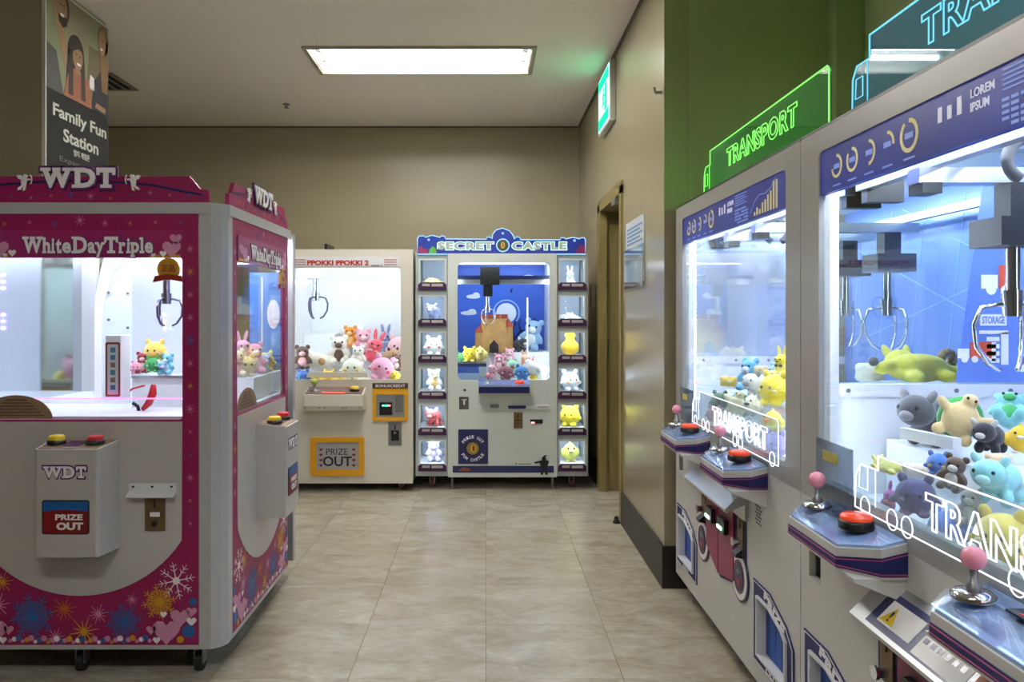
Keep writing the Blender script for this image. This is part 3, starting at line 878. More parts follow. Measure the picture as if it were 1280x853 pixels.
        for r in range(4):
            for c in range(3):
                pr.mat(2 if (r + c) % 2 else 1).box(0.60 + c * 0.032, 0.63 + c * 0.032, -0.004, -0.002, 1.14 + r * 0.022, 1.16 + r * 0.022)
        pr.mat(1).ring(circ(0.64, 1.245, 0.03, 16), circ(0.64, 1.245, 0.02, 16), -0.004, -0.002)
        pr.build('side_poster', [BACKP, PWHITE, BACKO], R)
    # gantry
    for gy in (0.14, 0.66):
        MB().box(-TW + 0.03, TW - 0.03, gy, gy + 0.03, 1.64, 1.665).build('gantry_rail', ALU, R)
    MB().box(-0.62, 0.62, 0.06, 0.085, 1.735, 1.758).build('light_tube', LEDTR, R)
    MB().box(-0.62, 0.62, 0.40, 0.425, 1.735, 1.758).build('light_tube', LEDTR, R)
    for cx, cy in claws:
        g = MB().box(cx - 0.025, cx + 0.025, 0.10, 0.70, 1.60, 1.635).build('gantry_beam', ALU, R)
        MB().box(cx - 0.06, cx + 0.06, cy - 0.07, cy + 0.07, 1.455, 1.52).box(cx - 0.03, cx + 0.03, cy - 0.03, cy + 0.03, 1.52, 1.60).build('carriage', DARK, g)
        MB().box(cx - 0.03, cx + 0.03, 0.105, 0.15, 1.575, 1.60).build('end_block', DARK, g)
        ck = crane(R, cx, cy, 1.455, 0)
    for sg in (-1, 1):
        MB().box(min(sg * 0.655, sg * 0.69), max(sg * 0.655, sg * 0.69), 0.15, 0.25, 1.605, 1.71).build('rail_bracket', DARK, R)
    cp = []
    for k in range(19):
        t_ = 2 * PI * 0.86 * k / 18 - PI * 0.36
        cp.append((-0.19, 0.27 + 0.045 * math.cos(t_), 1.63 + 0.045 * math.sin(t_)))
    MB().tube(cp, 0.013, 8).build('cable_chain', COIL, R)
    # risers the toys lie on, and the white guard rail over the chute
    MB().box(-0.69, 0.69, 0.22, 0.77, 0.80, 0.955).build('toy_riser', INNER, R)
    if far_closed:
        MB().box(0.45, 0.69, 0.30, 0.77, 0.955, 1.09).build('toy_riser', INNER, R)
    if not far_closed:
        MB().plan([(-0.52, 0.185), (-0.515, 0.165), (-0.345, 0.20), (-0.345, 0.22)], 0.985, 1.012).build('guard_rail', WHITE2, R)
    # control panels
    for c in (-0.355, 0.285):
        zt = lambda y: 0.83 + 0.24 * y
        plan = [(c - 0.19, 0.0), (c - 0.19, -0.075), (c - 0.15, -0.12), (c + 0.12, -0.12), (c + 0.19, -0.055), (c + 0.19, 0.0)]
        cpn = MB().plan([(x, y) for x, y in plan], 0.70, 0.735).plan(plan, 0.735, lambda y: zt(y) - 0.014)
        # under-housing tapers back to the cabinet
        cpn = MB()
        cpn.plan(plan, 0.742, lambda y: zt(y) - 0.012)
        cpn.side([(0.0, 0.69), (-0.11, 0.735), (-0.11, 0.742), (0.0, 0.742)], c - 0.185, c + 0.185)
        P = cpn.build('control_panel', CAB, R)
        out = [(x + (x - c) * 0.008, y * 1.015) for x, y in plan]
        bd = MB()
        bd.mat(0).plan(out, 0.748, lambda y: zt(y) - 0.030)
        out2 = [(x + (x - c) * 0.012, y * 1.025) for x, y in plan]
        bd.mat(1).plan(out2, 0.751, 0.7535)
        bd.mat(1).plan(out2, lambda y: zt(y) - 0.036, lambda y: zt(y) - 0.0335)
        bd.build('navy_band', [PANB, PLINE], P)
        inn = [(c + (x - c) * 0.96, y * 0.95 - 0.002) for x, y in plan]
        MB().plan(inn, lambda y: zt(y) - 0.012, lambda y: zt(y) - 0.006).build('printed_top', PANTOP, P)
        MB().plan(plan, lambda y: zt(y) - 0.006, lambda y: zt(y)).build('clear_cover', glass('panel_cover', '#f2f8ff', 1.0, 0.03), P)
        jx, jy = c - 0.135, -0.055
        jz = zt(jy)
        MB().lathe([(0.036, 0), (0.036, 0.006), (0.03, 0.012), (0.018, 0.014)], (jx, jy, jz)).build('joystick_base', CHROME, P)
        MB().lathe([(0.012, 0.012), (0.013, 0.022), (0.008, 0.026), (0.0065, 0.06)], (jx, jy, jz), 12).build('joystick_shaft', STEEL, P)
        MB().ell((jx, jy, jz + 0.068), 0.0205).build('joystick_ball', PINKB, P)
        ux, uy = c + 0.065, -0.05
        uz = zt(uy)
        MB().lathe([(0.038, 0), (0.038, 0.016), (0.034, 0.02), (0.0, 0.02)], (ux, uy, uz)).build('button_ring', BLACK, P)
        MB().lathe([(0.035, 0.02), (0.035, 0.026), (0.03, 0.032), (0.0, 0.034)], (ux, uy, uz)).build('push_button', REDOR, P)
        MB().box(c - 0.06, c + 0.0, -0.05, -0.015, zt(-0.03), zt(-0.03) + 0.004).build('instruction_label', [pm('label_dark', '#23304f', 0.3)], P)
        MB().box(c - 0.034, c - 0.006, -0.045, -0.02, zt(-0.03) + 0.004, zt(-0.03) + 0.005).build('red_mark', RED, P)
    # guard plate with a notice, and the edge-lit lorry plates on the glass
    gp = MB().box(-0.60, -0.40, -0.012, -0.006, 0.83, 0.975).build('guard_plate', glass('smoky_acrylic', '#b8c2cc', 1.0, 0.05, 0.05, 0.18), R)
    MB().box(-0.555, -0.47, -0.014, -0.012, 0.925, 0.95).build('yellow_sticker', pm('yellow_sticker', '#d8c860', 0.5, var=0.3, scale=90), gp)
    def lorry_plate(pname, cx0, bx0, bx1, z0, zc, zb, y, tx0, tx1, tz0, tz1, face, glow, wheels, r=0.0026, tr=0.022):
        ol = truck_outline(cx0, bx0, bx1, z0, zc, zb)
        pl = MB().prism(ol, y - 0.004, y + 0.004).build(pname, face, R)
        MB().tube([(p[0], y - 0.0045, p[1]) for p in ol], r, 6, closed=True).build('lit_edge', glow, pl)
        MB().text('TRANSPORT', tx0, tx1, tz0, tz1, y - 0.003, 0.004, 0.03, outline=tr, spacing=1.12).build('lit_lettering', glow, pl)
        wnd = MB()
        wz = (z0 + zc) / 2 + 0.02
        wnd.tube([(cx0 + 0.02, y - 0.0045, wz - 0.022), (cx0 + 0.062, y - 0.0045, wz - 0.022), (cx0 + 0.062, y - 0.0045, wz + 0.03), (cx0 + 0.025, y - 0.0045, wz + 0.03)], r * 0.7, 6, closed=True)
        wnd.tube([(bx0 - 0.012, y - 0.0045, z0 + 0.02), (bx0 - 0.012, y - 0.0045, zc)], r * 0.6, 6)
        wnd.build('lit_window', glow, pl)
        for wx in wheels:
            MB().tube([(wx + 0.022 * math.cos(2 * PI * k / 16), y - 0.0045, z0 + 0.012 + 0.022 * math.sin(2 * PI * k / 16)) for k in range(16)], r * 0.8, 6, closed=True).build('lit_wheel', glow, pl)
        return pl
    wglow = em('white_edge_light', '#f4f4ff', 1.5)
    lorry_plate('front_lorry_plate', -0.36, -0.25, 0.62, 0.85, 0.955, 0.987, -0.016, -0.06, 0.53, 0.878, 0.952, ACRYL, wglow, (-0.31, -0.19, -0.13, 0.21, 0.27, 0.57), r=0.0016, tr=0.016)
    glow = em('topper_glow_' + topcol[1:], topcol, strength)
    lorry_plate('topper_plate', -0.66, -0.56, 0.665, 1.796, 1.965, 2.025, 0.115, -0.315, 0.43, 1.905, 1.985, glass('topper_acrylic_' + topcol[1:], tint, 1.0, 0.03, haze=0.08, glow=(topcol, gl)), glow, (-0.6, -0.46, -0.39, -0.02, 0.05, 0.6))
    MB().box(-0.64, 0.64, 0.10, 0.13, 1.796, 1.803).build('topper_light_bar', em('topper_bar_' + topcol[1:], topcol, bar), R)
    return R

M1 = truck_machine(2.975, 'blue and white crane machine with green glowing lorry sign on its top', '#8cff70', '#86cc94', True, [(-0.30, 0.60), (0.04, 0.60)], 1.1, 24.0, 0.03)
M2 = truck_machine(1.505, 'blue and white crane machine with pale blue glowing lorry sign on its top', '#7fe2ff', '#a4c4d4', False, [(-0.33, 0.335), (0.32, 0.50)], 0.9, 3.0, 0.03)
# ================================================================ PINK TRIPLE MACHINE
W = thing('claw_machine', 'large magenta and white crane machine printed with snowflakes and hearts', 'claw machine', (-1.454, 2.85, 0), 0)
WBODY = pm('pink_machine_white', '#bdb9b4', 0.35, var=0.02, scale=4, coat=0.2)
WPOST = pm('pink_machine_post', '#b9b9b9', 0.3, 0.1, var=0.03, scale=4)
WLIL = pm('lilac_outline', '#5b2a66', 0.4)
TAN = pm('tan_sticker', '#9c7f62', 0.5, var=0.2, scale=60)
PLED = em('purple_led', '#b48cff', 14.0)
MLINE = em('magenta_light_line', '#ff4fe0', 5.0)

def flake_part(M, mat, parent, *a):
    m = MB(M)
    flake(m, *a)
    m.build('snowflake_print', mat, parent)

FM = [PINKL, PGOLD, PBLUE, PORANGE, PINKL]
def flake(m, cx, cz, r, n=10, y=0.0, w=0.05, twigs=True):
    for k in range(n):
        a = 2 * PI * k / n + 0.2
        rr = r if k % 2 == 0 or n <= 8 else r * 0.72
        c, s = math.cos(a), math.sin(a)
        ww = w * r
        m.prism([(cx - s * ww, cz + c * ww), (cx + s * ww, cz - c * ww), (cx + c * rr + s * ww * 0.4, cz + s * rr - c * ww * 0.4), (cx + c * rr - s * ww * 0.4, cz + s * rr + c * ww * 0.4)], y - 0.0006, y)
        if twigs:
            for q in (0.5, 0.72):
                for sg in (-1, 1):
                    b = a + sg * 0.9
                    bx, bz = cx + c * rr * q, cz + s * rr * q
                    L = r * 0.22
                    ex, ez = bx + math.cos(b) * L, bz + math.sin(b) * L
                    nx, nz = -math.sin(b) * ww * 0.5, math.cos(b) * ww * 0.5
                    m.prism([(bx + nx, bz + nz), (bx - nx, bz - nz), (ex - nx, ez - nz), (ex + nx, ez + nz)], y - 0.0006, y)
    m.prism(circ(cx, cz, r * 0.2, 10), y - 0.0008, y)

def cupid(m, cx, cz, s, f):
    """little winged archer silhouette, facing f"""
    P = lambda pts: [(cx + f * x * s, cz + z * s) for x, z in (pts if f > 0 else pts[::-1])]
    m.prism(circ(cx + f * 0.1 * s, cz + 0.62 * s, 0.2 * s, 12), -0.006, 0)
    m.prism(P([(-0.25, -0.3), (0.15, -0.3), (0.28, 0.2), (0.15, 0.5), (-0.12, 0.45), (-0.3, 0.1)]), -0.006, 0)
    m.prism(P([(-0.2, 0.2), (-0.1, 0.5), (-0.4, 0.75), (-0.75, 0.7), (-0.6, 0.4)]), -0.005, 0)
    m.prism(P([(-0.25, -0.3), (0.0, -0.3), (-0.35, -0.7), (-0.65, -0.75), (-0.6, -0.55)]), -0.006, 0)
    m.prism(P([(0.0, -0.3), (0.18, -0.25), (0.1, -0.75), (-0.15, -0.85), (-0.1, -0.65)]), -0.0055, 0)
    m.prism(P([(0.2, 0.2), (0.65, 0.26), (0.65, 0.36), (0.18, 0.4)]), -0.006, 0)
    m.tube([(cx + f * (0.55 + 0.22 * math.cos(t)) * s, -0.004, cz + (0.3 + 0.45 * math.sin(t)) * s) for t in (-1.3, -0.8, -0.3, 0.3, 0.8, 1.3)], 0.0022, 5)

def pxl(px, py):          # front-face picture position -> machine x, z
    return (px - VX) * 2.85 / F + 1.454, H - (py - VY) * 2.85 / F

def pink_face(M, hw):
    """one play face: frame, apron, title, controls. M places the face (x along it, -y outward); hw = half width"""
    k = hw / 0.424
    wx = 0.367 * k
    mb = lambda: MB(M)
    mb().ring(rrect(-hw, hw, 0.115, 1.66, 0.004), rrect(-wx, wx, 0.922, 1.503, 0.012), 0.0, 0.02).build('magenta_frame', MAG, W)
    R_ = 0.435 * k
    arc = [(-wx, 0.915)]
    zc = 0.727
    for i in range(25):
        t = PI + math.asin((zc - 0.49) / 0.435) + (PI - 2 * math.asin((zc - 0.49) / 0.435)) * i / 24
        arc.append((max(-wx, min(wx, R_ * math.cos(t))), zc + 0.435 * math.sin(t)))
    arc += [(wx, 0.915)]
    mb().prism(arc, -0.003, 0.0).build('white_apron', WBODY, W)
    mb().box(-hw, hw, -0.002, 0.02, 0.10, 0.115).build('bottom_rail', WPOST, W)
    # header
    hd = mb().box(-wx, wx, -0.004, 0.0, 1.503, 1.60).build('title_panel', MAG2, W)
    row = []
    for ch, p0, p1, q0, q1 in (('W', 30, 54, 317, 296), ('h', 55, 64, 317, 297), ('i', 66, 69, 317, 298), ('t', 71, 78, 317, 299), ('e', 79, 90, 317, 303), ('D', 93, 110, 317, 296), ('a', 111, 120, 317, 303), ('y', 121, 131, 322, 303),
                               ('T', 132, 148, 317, 296), ('r', 150, 158, 317, 303), ('i', 160, 163, 317, 298), ('p', 165, 175, 322, 303), ('l', 177, 180, 317, 297), ('e', 182, 192, 317, 303)):
        x0, z0 = pxl(p0, q0); x1, z1 = pxl(p1, q1)
        row.append((ch, x0 * k, x1 * k, z0, z1))
    t = mb()
    t.mat(0).letters(row, -0.004, 0.002, 0.05, 0.0035)
    t.mat(1).letters(row, -0.006, 0.0015, 0.035)
    t.build('title_lettering', [WLIL, PWHITE], hd)
    g = mb()
    for sx, sz, r, c in ((-0.285, 1.535, 0.034, 0), (-0.33, 1.55, 0.026, 0), (-0.24, 1.52, 0.014, 1), (0.33, 1.535, 0.034, 0), (0.345, 1.57, 0.022, 0), (0.30, 1.517, 0.013, 1), (-0.265, 1.512, 0.008, 1), (0.265, 1.512, 0.008, 1)):
        mb().prism(heart(sx * k, sz, r), -0.0055, -0.004).build('heart_print', (PINKL, PWHITE)[c], hd)
    for sx in range(9):
        g.mat(2).prism(circ((-0.355 + 0.012 * sx) * k, 1.508, 0.006, 8), -0.005, -0.004).prism(circ((0.355 - 0.012 * sx) * k, 1.508, 0.006, 8), -0.005, -0.004)
    g.build('gold_dot_print', [PINKL, PWHITE, PGOLD], hd)
    # flake print, top band and sides
    rnd = random.Random(3)
    for i in range(9):
        flake_part(M, FM[(0, 1, 0, 2, 0)[i % 5]], W, (-0.36 + i * 0.09) * k, 1.63 + rnd.uniform(-0.008, 0.008), rnd.choice((0.014, 0.02, 0.009)), 8, 0.0, 0.06, False)
    for i in range(13):
        for sg in (-1, 1):
            flake_part(M, FM[(0, 0, 1, 0, 2)[(i + sg) % 5]], W, sg * (0.395 * k), 0.55 + i * 0.082, rnd.choice((0.008, 0.014, 0.018)), 8, 0.0, 0.06, False)
    for px, py, r, c in ((40, 771, 27, 2), (80, 762, 16, 3), (123, 768, 12, 0), (105, 790, 17, 1), (155, 778, 22, 2), (165, 750, 8, 0), (199, 753, 21, 1), (3, 728, 13, 1), (70, 797, 11, 0), (-2, 757, 14, 4)):
        x, z = pxl(px, py)
        flake_part(M, FM[c], W, x * k, z, r * 0.00286 * 1.1, 12 if r < 20 else 16, 0.0, 0.05, r > 19)
    for sg in (-1, 1):
        flake_part(M, PWHITE, W, sg * 0.345 * k, 0.345, 0.068, 8, 0.0, 0.03, True)
    hp = mb()
    for sg in (-1, 1):
        for x, z, r, c in ((0.31, 0.165, 0.05, 0), (0.36, 0.215, 0.036, 0), (0.255, 0.17, 0.018, 0), (0.30, 0.225, 0.012, 1), (0.40, 0.235, 0.02, 0), (0.405, 0.27, 0.016, 2), (0.39, 0.165, 0.026, 2), (0.40, 0.20, 0.018, 1), (0.36, 0.135, 0.014, 3), (0.275, 0.133, 0.014, 1)):
            mb().prism(heart(sg * x * k, z, r) if c in (0, 1) else circ(sg * x * k, z, r * 0.9, 12), -0.0012 - 0.0002 * c, 0.0).build('heart_print', (PINKL, PWHITE, PBLUE, PGOLD)[c], W)
    for i in range(34):
        x = -0.25 + i * 0.5 / 33
        hp.mat((0, 1, 2, 0, 3)[i % 5]).prism(circ(x * k, 0.125 + (i % 3) * 0.006 + 0.09 * (abs(x) ** 2) , 0.007 + 0.004 * ((i * 7) % 3) / 2, 8), -0.001, 0.0)
    hp.build('candy_border_print', [PINKL, PWHITE, PBLUE, PGOLD], W)
    # control box
    a0, a1 = -0.095, 0.125
    pl = [(a0 - 0.012, 0.0), (a0, -0.115), (a0 + 0.008, -0.12), (a1 - 0.01, -0.12), (a1, -0.112), (a1 + 0.02, 0.0)]
    cb = mb().plan(pl, 0.466, lambda y: 0.852 + 0.14 * y).build('control_box', WBODY, W)
    tp = mb()
    tp.mat(0).plan([(a0 + 0.004, -0.008), (a0 + 0.008, -0.112), (a1 - 0.012, -0.112), (a1 + 0.01, -0.008)], lambda y: 0.852 + 0.14 * y, lambda y: 0.8545 + 0.14 * y)
    tp.mat(1).plan([(-0.015, -0.03), (-0.015, -0.09), (0.045, -0.09), (0.045, -0.03)], lambda y: 0.8545 + 0.14 * y, lambda y: 0.8555 + 0.14 * y)
    tp.build('printed_top', [TAN, PPURPLE], cb)
    for bx, mt in ((-0.05, YEL), (0.085, RED)):
        z = 0.8545 - 0.14 * 0.06
        mb().lathe([(0.032, 0), (0.032, 0.010), (0.028, 0.014), (0, 0.014)], (bx, -0.06, z)).build('button_ring', BLACK, cb)
        mb().lathe([(0.027, 0.014), (0.027, 0.024), (0.022, 0.030), (0, 0.032)], (bx, -0.06, z)).build('push_button', mt, cb)
    lt = mb()
    row = [('W', -0.062, 0.0, 0.738, 0.778), ('D', 0.006, 0.044, 0.738, 0.778), ('T', 0.050, 0.082, 0.738, 0.778)]
    lt.mat(0).letters(row, -0.12, 0.0015, 0.05, 0.005)
    lt.mat(1).letters(row, -0.1215, 0.001, 0.03)
    lt.build('lettering', [WLIL, PWHITE], cb)
    pz = mb()
    pz.mat(0).prism(rrect(-0.068, 0.094, 0.545, 0.662, 0.008), -0.122, -0.12)
    pz.mat(1).prism(rrect(-0.064, 0.090, 0.549, 0.628, 0.004), -0.1226, -0.122)
    pz.mat(2).prism([(-0.064, 0.624), (0.012, 0.63), (0.090, 0.624), (0.090, 0.658), (-0.064, 0.658)], -0.1228, -0.122)
    pz.mat(3).text('PRIZE', -0.022, 0.072, 0.594, 0.614, -0.1226, 0.001, 0.04)
    pz.mat(3).text('OUT', -0.018, 0.074, 0.560, 0.586, -0.1226, 0.001, 0.05)
    pz.build('prize_flap', [BLACK, pm('dark_red_print', '#7d0f16', 0.35), pm('flap_blue', '#11589c', 0.35), PWHITE], cb)
    # coin hood and slot
    hd2 = mb().side([(-0.003, 0.695), (-0.003, 0.66), (-0.03, 0.648), (-0.033, 0.653), (-0.008, 0.668), (-0.008, 0.695)], 0.178, 0.348).build('coin_hood', WHITE2, W)
    for sx in (0.195, 0.263, 0.332):
        mb().cyl((sx, -0.008, 0.684), (sx, -0.012, 0.684), 0.004, n=8).build('screw', BLACK, hd2)
    cs = mb().box(0.236, 0.308, -0.009, -0.003, 0.527, 0.652).build('coin_plate', BRASS, W)
    mb().box(0.255, 0.29, -0.010, -0.009, 0.577, 0.593).build('label', PWHITE, cs)
    mb().box(0.268, 0.274, -0.0105, -0.009, 0.61, 0.638).cyl((0.272, -0.009, 0.553), (0.272, -0.02, 0.553), 0.01, n=10).build('slot', BLACK, cs)
    # glass with stickers
    gl = mb().box(-wx, wx, 0.006, 0.012, 0.922, 1.503).build('window_glass', GLASS, W)
    bd = mb()
    bd.mat(0).prism(circ(0.317 * k, 1.462, 0.04, 24), -0.003, 0.006)
    bd.mat(1).prism(circ(0.317 * k, 1.462, 0.033, 24), -0.004, -0.003)
    bd.mat(2).prism([(0.262 * k, 1.415), (0.317 * k, 1.425), (0.372 * k, 1.415), (0.364 * k, 1.437), (0.317 * k, 1.444), (0.27 * k, 1.437)], -0.0045, 0.006)
    bd.mat(2).text('正品', 0.292 * k, 0.342 * k, 1.452, 1.476, -0.004, 0.001, 0.02)
    bd.build('gold_badge', [PGOLD, pm('badge_inner', '#b98a25', 0.4, var=0.1), pm('badge_red', '#8d2016', 0.4)], gl)
    dm = mb()
    dm.mat(0).prism([(-0.36 * k + 0.13 + 0.13 * math.cos(PI * i / 16), 0.925 + 0.085 * math.sin(PI * i / 16)) for i in range(17)], 0.003, 0.006)
    dm.mat(1)
    for r in range(6):
        dm.box(-0.33 * k + 0.012 * r, -0.33 * k + 0.2 - 0.012 * r, 0.0022, 0.003, 0.935 + r * 0.011, 0.940 + r * 0.011)
    dm.build('tan_sticker', [TAN, pm('sticker_print', '#5d4536', 0.5)], gl)

pink_face(Matrix.Identity(4), 0.424)
pink_face(RZ(PI / 2, 0.515, 0.51, 0), 0.412)

# body shell
for (cx, cy, a) in ((0.424, 0.0, 0), (0.515, 1.02, PI / 2), (-0.424, 1.02, PI), (-0.515, 0.0, -PI / 2)):
    p = MB(RZ(a, cx, cy, 0))
    p.plan([(0.002, 0.0), (0.045, 0.0), (0.075, 0.02), (0.091, 0.05), (0.091, 0.098), (0.06, 0.098), (0.06, 0.06), (0.002, 0.03)], 0.10, 1.69)
    p.build('corner_post', WPOST, W)
MB().box(-0.515, -0.495, 0.1, 0.92, 0.10, 1.69).build('side_wall', WBODY, W)
MB().box(-0.415, 0.415, 1.0, 1.02, 0.10, 0.92).build('rear_wall', WBODY, W)
MB().box(-0.415, 0.415, 1.005, 1.015, 0.92, 1.66).build('rear_window', GLASS, W)
MB().box(-0.49, 0.49, 0.03, 1.0, 0.10, 0.13).build('base_plate', BLACK, W)
MB().box(-0.49, 0.49, 0.03, 1.0, 0.915, 0.93).build('inner_floor', INNER, W)
top = MB().plan([(-0.47, -0.004), (0.47, -0.004), (0.519, 0.055), (0.519, 0.965), (0.47, 1.024), (-0.47, 1.024), (-0.519, 0.965), (-0.519, 0.055)], 1.66, 1.70).build('top_cornice', WPOST, W)
MB().box(-0.48, 0.48, 0.03, 0.99, 1.64, 1.66).build('inner_ceiling', pm('mirror_ceiling', '#b9bcc0', 0.15, 0.85, var=0.1, scale=4), W)
for x in (-0.40, -0.02, 0.36, 0.41):
    y = 0.06 if x != 0.36 else 0.12
    k = MB().cyl((x - 0.012, y, 0.035), (x + 0.012, y, 0.035), 0.035, n=16).build('caster_wheel', RUBBER, W)
    MB().box(x - 0.018, x - 0.013, y - 0.02, y + 0.02, 0.03, 0.10).box(x + 0.013, x + 0.018, y - 0.02, y + 0.02, 0.03, 0.10).build('caster_fork', STEEL, k)
for x, y in ((0.42, 0.93), (-0.42, 0.93)):
    MB().cyl((x - 0.012, y, 0.035), (x + 0.012, y, 0.035), 0.035, n=16).box(x - 0.018, x - 0.013, y - 0.02, y + 0.02, 0.03, 0.10).build('caster_wheel', RUBBER, W)

# marquee boards
def marquee(M, hw, board):
    m = MB(M)
    mq = m.prism([(-hw, 1.70), (hw, 1.70), (hw, 1.745), (hw * 0.93, 1.75), (hw * 0.85, 1.795), (-hw * 0.85, 1.795), (-hw * 0.93, 1.75), (-hw, 1.745)], 0.006, 0.022).build('marquee_board', board, W)
    s = MB(M); s.m = 0
    pts = [(-hw * 0.95, 1.752), (-0.25, 1.768), (-0.1, 1.778), (0.1, 1.776), (0.25, 1.764), (hw * 0.95, 1.728)]
    for (x0, z0), (x1, z1) in zip(pts, pts[1:]):
        s.prism([(x0, z0 - 0.004), (x1, z1 - 0.004), (x1, z1 + 0.004), (x0, z0 + 0.004)], 0.005, 0.006)
    s.build('navy_swoosh', NAVY, mq)
    rnd = random.Random(11)
    for i in range(12):
        flake_part(M, FM[i % 3], mq, -hw * 0.85 + i * hw * 1.7 / 11, 1.722 + rnd.uniform(-0.008, 0.014), rnd.choice((0.016, 0.01, 0.008)), 10, 0.006, 0.05, False)
    l = MB(M)
    row = [('W', -0.135, -0.028, 1.752, 1.824), ('D', -0.016, 0.058, 1.752, 1.824), ('T', 0.064, 0.126, 1.752, 1.824)]
    l.mat(0).letters(row, 0.006, 0.008, 0.05, 0.008)
    l.mat(1).letters(row, -0.002, 0.004, 0.045)
    l.build('marquee_lettering', [WLIL, PWHITE], mq)
    for cx, fc in ((-0.20, 1), (0.19, -1)):
        c = MB(M @ Matrix.Translation((0, 0.004, 0)))
        cupid(c, cx, 1.772, 0.036, fc)
        c.build('cupid_cutout', PWHITE, mq)
marquee(Matrix.Identity(4), 0.46, MAG)
marquee(RZ(PI / 2, 0.515, 0.51, 0), 0.43, MAG)

# inside: mirror side, curved divider, shelves, lights
def wl(px, y): return (px - VX) * (2.85 + y) / F + 1.454
def wz(py, y): return H - (py - VY) * (2.85 + y) / F
MB().box(-0.488, -0.482, 0.12, 0.98, 0.93, 1.64).build('inner_mirror', MIRROR, W)
Y_ = 0.45
ap = [(wl(118, Y_), 0.93), (wl(127, Y_), 0.93), (wl(127, Y_), wz(400, Y_)), (wl(130, Y_), wz(375, Y_)), (wl(141, Y_), wz(340, Y_)), (wl(158, Y_), wz(322, Y_)), (wl(158, Y_), 1.64), (wl(140, Y_), 1.64), (wl(126, Y_), wz(336, Y_)), (wl(119, Y_), wz(372, Y_)), (wl(118, Y_), wz(400, Y_))]
MB().prism(ap, Y_, Y_ + 0.04).build('curved_divider', INNER, W)
MB().prism([(wl(127, Y_), 0.93), (wl(161, Y_), 0.93), (wl(161, Y_), 1.64), (wl(158, Y_), 1.64), (wl(158, Y_), wz(322, Y_)), (wl(141, Y_), wz(340, Y_)), (wl(130, Y_), wz(375, Y_)), (wl(127, Y_), wz(400, Y_))], Y_ + 0.015, Y_ + 0.03).build('divider_panel', pm('pale_cyan_panel', '#cfe2e4', 0.4, var=0.03), W)
for px, py in ((136, 366), (136, 400), (160, 367), (160, 410)):
    MB().cyl((wl(px, Y_), Y_, wz(py, Y_)), (wl(px, Y_), Y_ - 0.006, wz(py, Y_)), 0.006, n=8).build('screw', STEEL, W)
MB().box(-0.47, wl(161, Y_), Y_ - 0.006, Y_ - 0.0005, 0.93, wz(500, Y_)).build('divider_sill', INNER, W)
MB().box(-0.47, 0.37, 0.10, 0.105, 0.985, 0.989).build('light_line', MLINE, W)
a_, b_ = wl(131.5, 0.12), wl(151, 0.12)
bx = MB().box(a_, b_, 0.12, 0.20, wz(497, 0.12), wz(419, 0.12)).build('info_box', WHITE2, W, bevel=0.004)
g = MB()
z0, z1 = wz(496, 0.12), wz(428, 0.12)
g.mat(0).ring(rrect(a_ + 0.002, b_ - 0.002, z0, z1, 0.006), rrect(a_ + 0.008, b_ - 0.008, z0 + 0.007, z1 - 0.007, 0.004), 0.117, 0.12)
for k, c in enumerate((1, 2, 1, 2, 1, 1)):
    g.mat(c).box(a_ + 0.02, b_ - 0.02, 0.118, 0.12, z0 + 0.025 + k * 0.028, z0 + 0.043 + k * 0.028)
g.build('info_print', [pm('info_red', '#8b2f22', 0.5), pm('info_blue', '#4f7f96', 0.5), TAN], bx)
MB().box(wl(164, 0.30), 0.30, 0.30, 0.48, wz(473, 0.30), wz(470, 0.30)).build('prize_tray', ALU, W)
MB().box(wl(165, 0.31), 0.29, 0.31, 0.47, 0.93, wz(473, 0.30)).build('tray_box', pm('tray_white', '#dbe4e6', 0.4), W)
RA = 0.2
MB().tube([(wl(158, RA), RA, wz(492, RA)), (wl(166, RA), RA, wz(486, RA)), (wl(181, RA), RA, wz(482, RA))], 0.004, 6).build('pusher_arm', RED, W)
MB().tube([(wl(192, RA), RA, wz(481, RA)), (wl(191, RA), RA, wz(492, RA)), (wl(186, RA), RA, wz(504, RA)), (wl(178, RA), RA, wz(512, RA))], 0.016, 8, radii=[0.010, 0.016, 0.014, 0.008]).build('red_pusher', RED, W)
MB().tube([(wl(166, RA), RA, wz(504, RA)), (wl(172, RA), RA, wz(508, RA)), (wl(175, RA), RA, wz(518, RA))], 0.007, 8).build('black_hook', BLACK, W)
MB().box(-0.27, 0.20, 0.985, 0.998, 0.93, 1.64).build('rear_inner_panel', pm('pale_rear_panel', '#d8dde2', 0.3, var=0.04, scale=5), W)
for px in (202,):
    d = MB()
    for k in range(9):
        if k in (3, 4, 5) and px != 190:
            continue
        x = wl(px, 0.96)
        d.box(x, x + 0.010, 0.98, 0.985, wz(412, 0.96) + k * 0.032, wz(412, 0.96) + k * 0.032 + 0.012)
    d.build('purple_led_strip', PLED, W)
MB().cyl((wl(208, 0.4), 0.4, 1.64), (wl(208, 0.4), 0.4, wz(352, 0.4)), 0.012).build('claw_rod', CHROME, W)
crane(W, wl(208, 0.4), 0.4, wz(345, 0.4), 0, s=0.72, arm=CHROME, tip=pm('dark_claw', '#6b6480', 0.25, 0.9))
for y in (0.05, 0.96):
    MB().box(-0.44, 0.44, y, y + 0.02, 1.61, 1.635).build('light_tube', LEDTR, W)
MB().box(0.46, 0.475, 0.15, 0.90, 1.61, 1.635).build('light_tube', LEDTR, W)
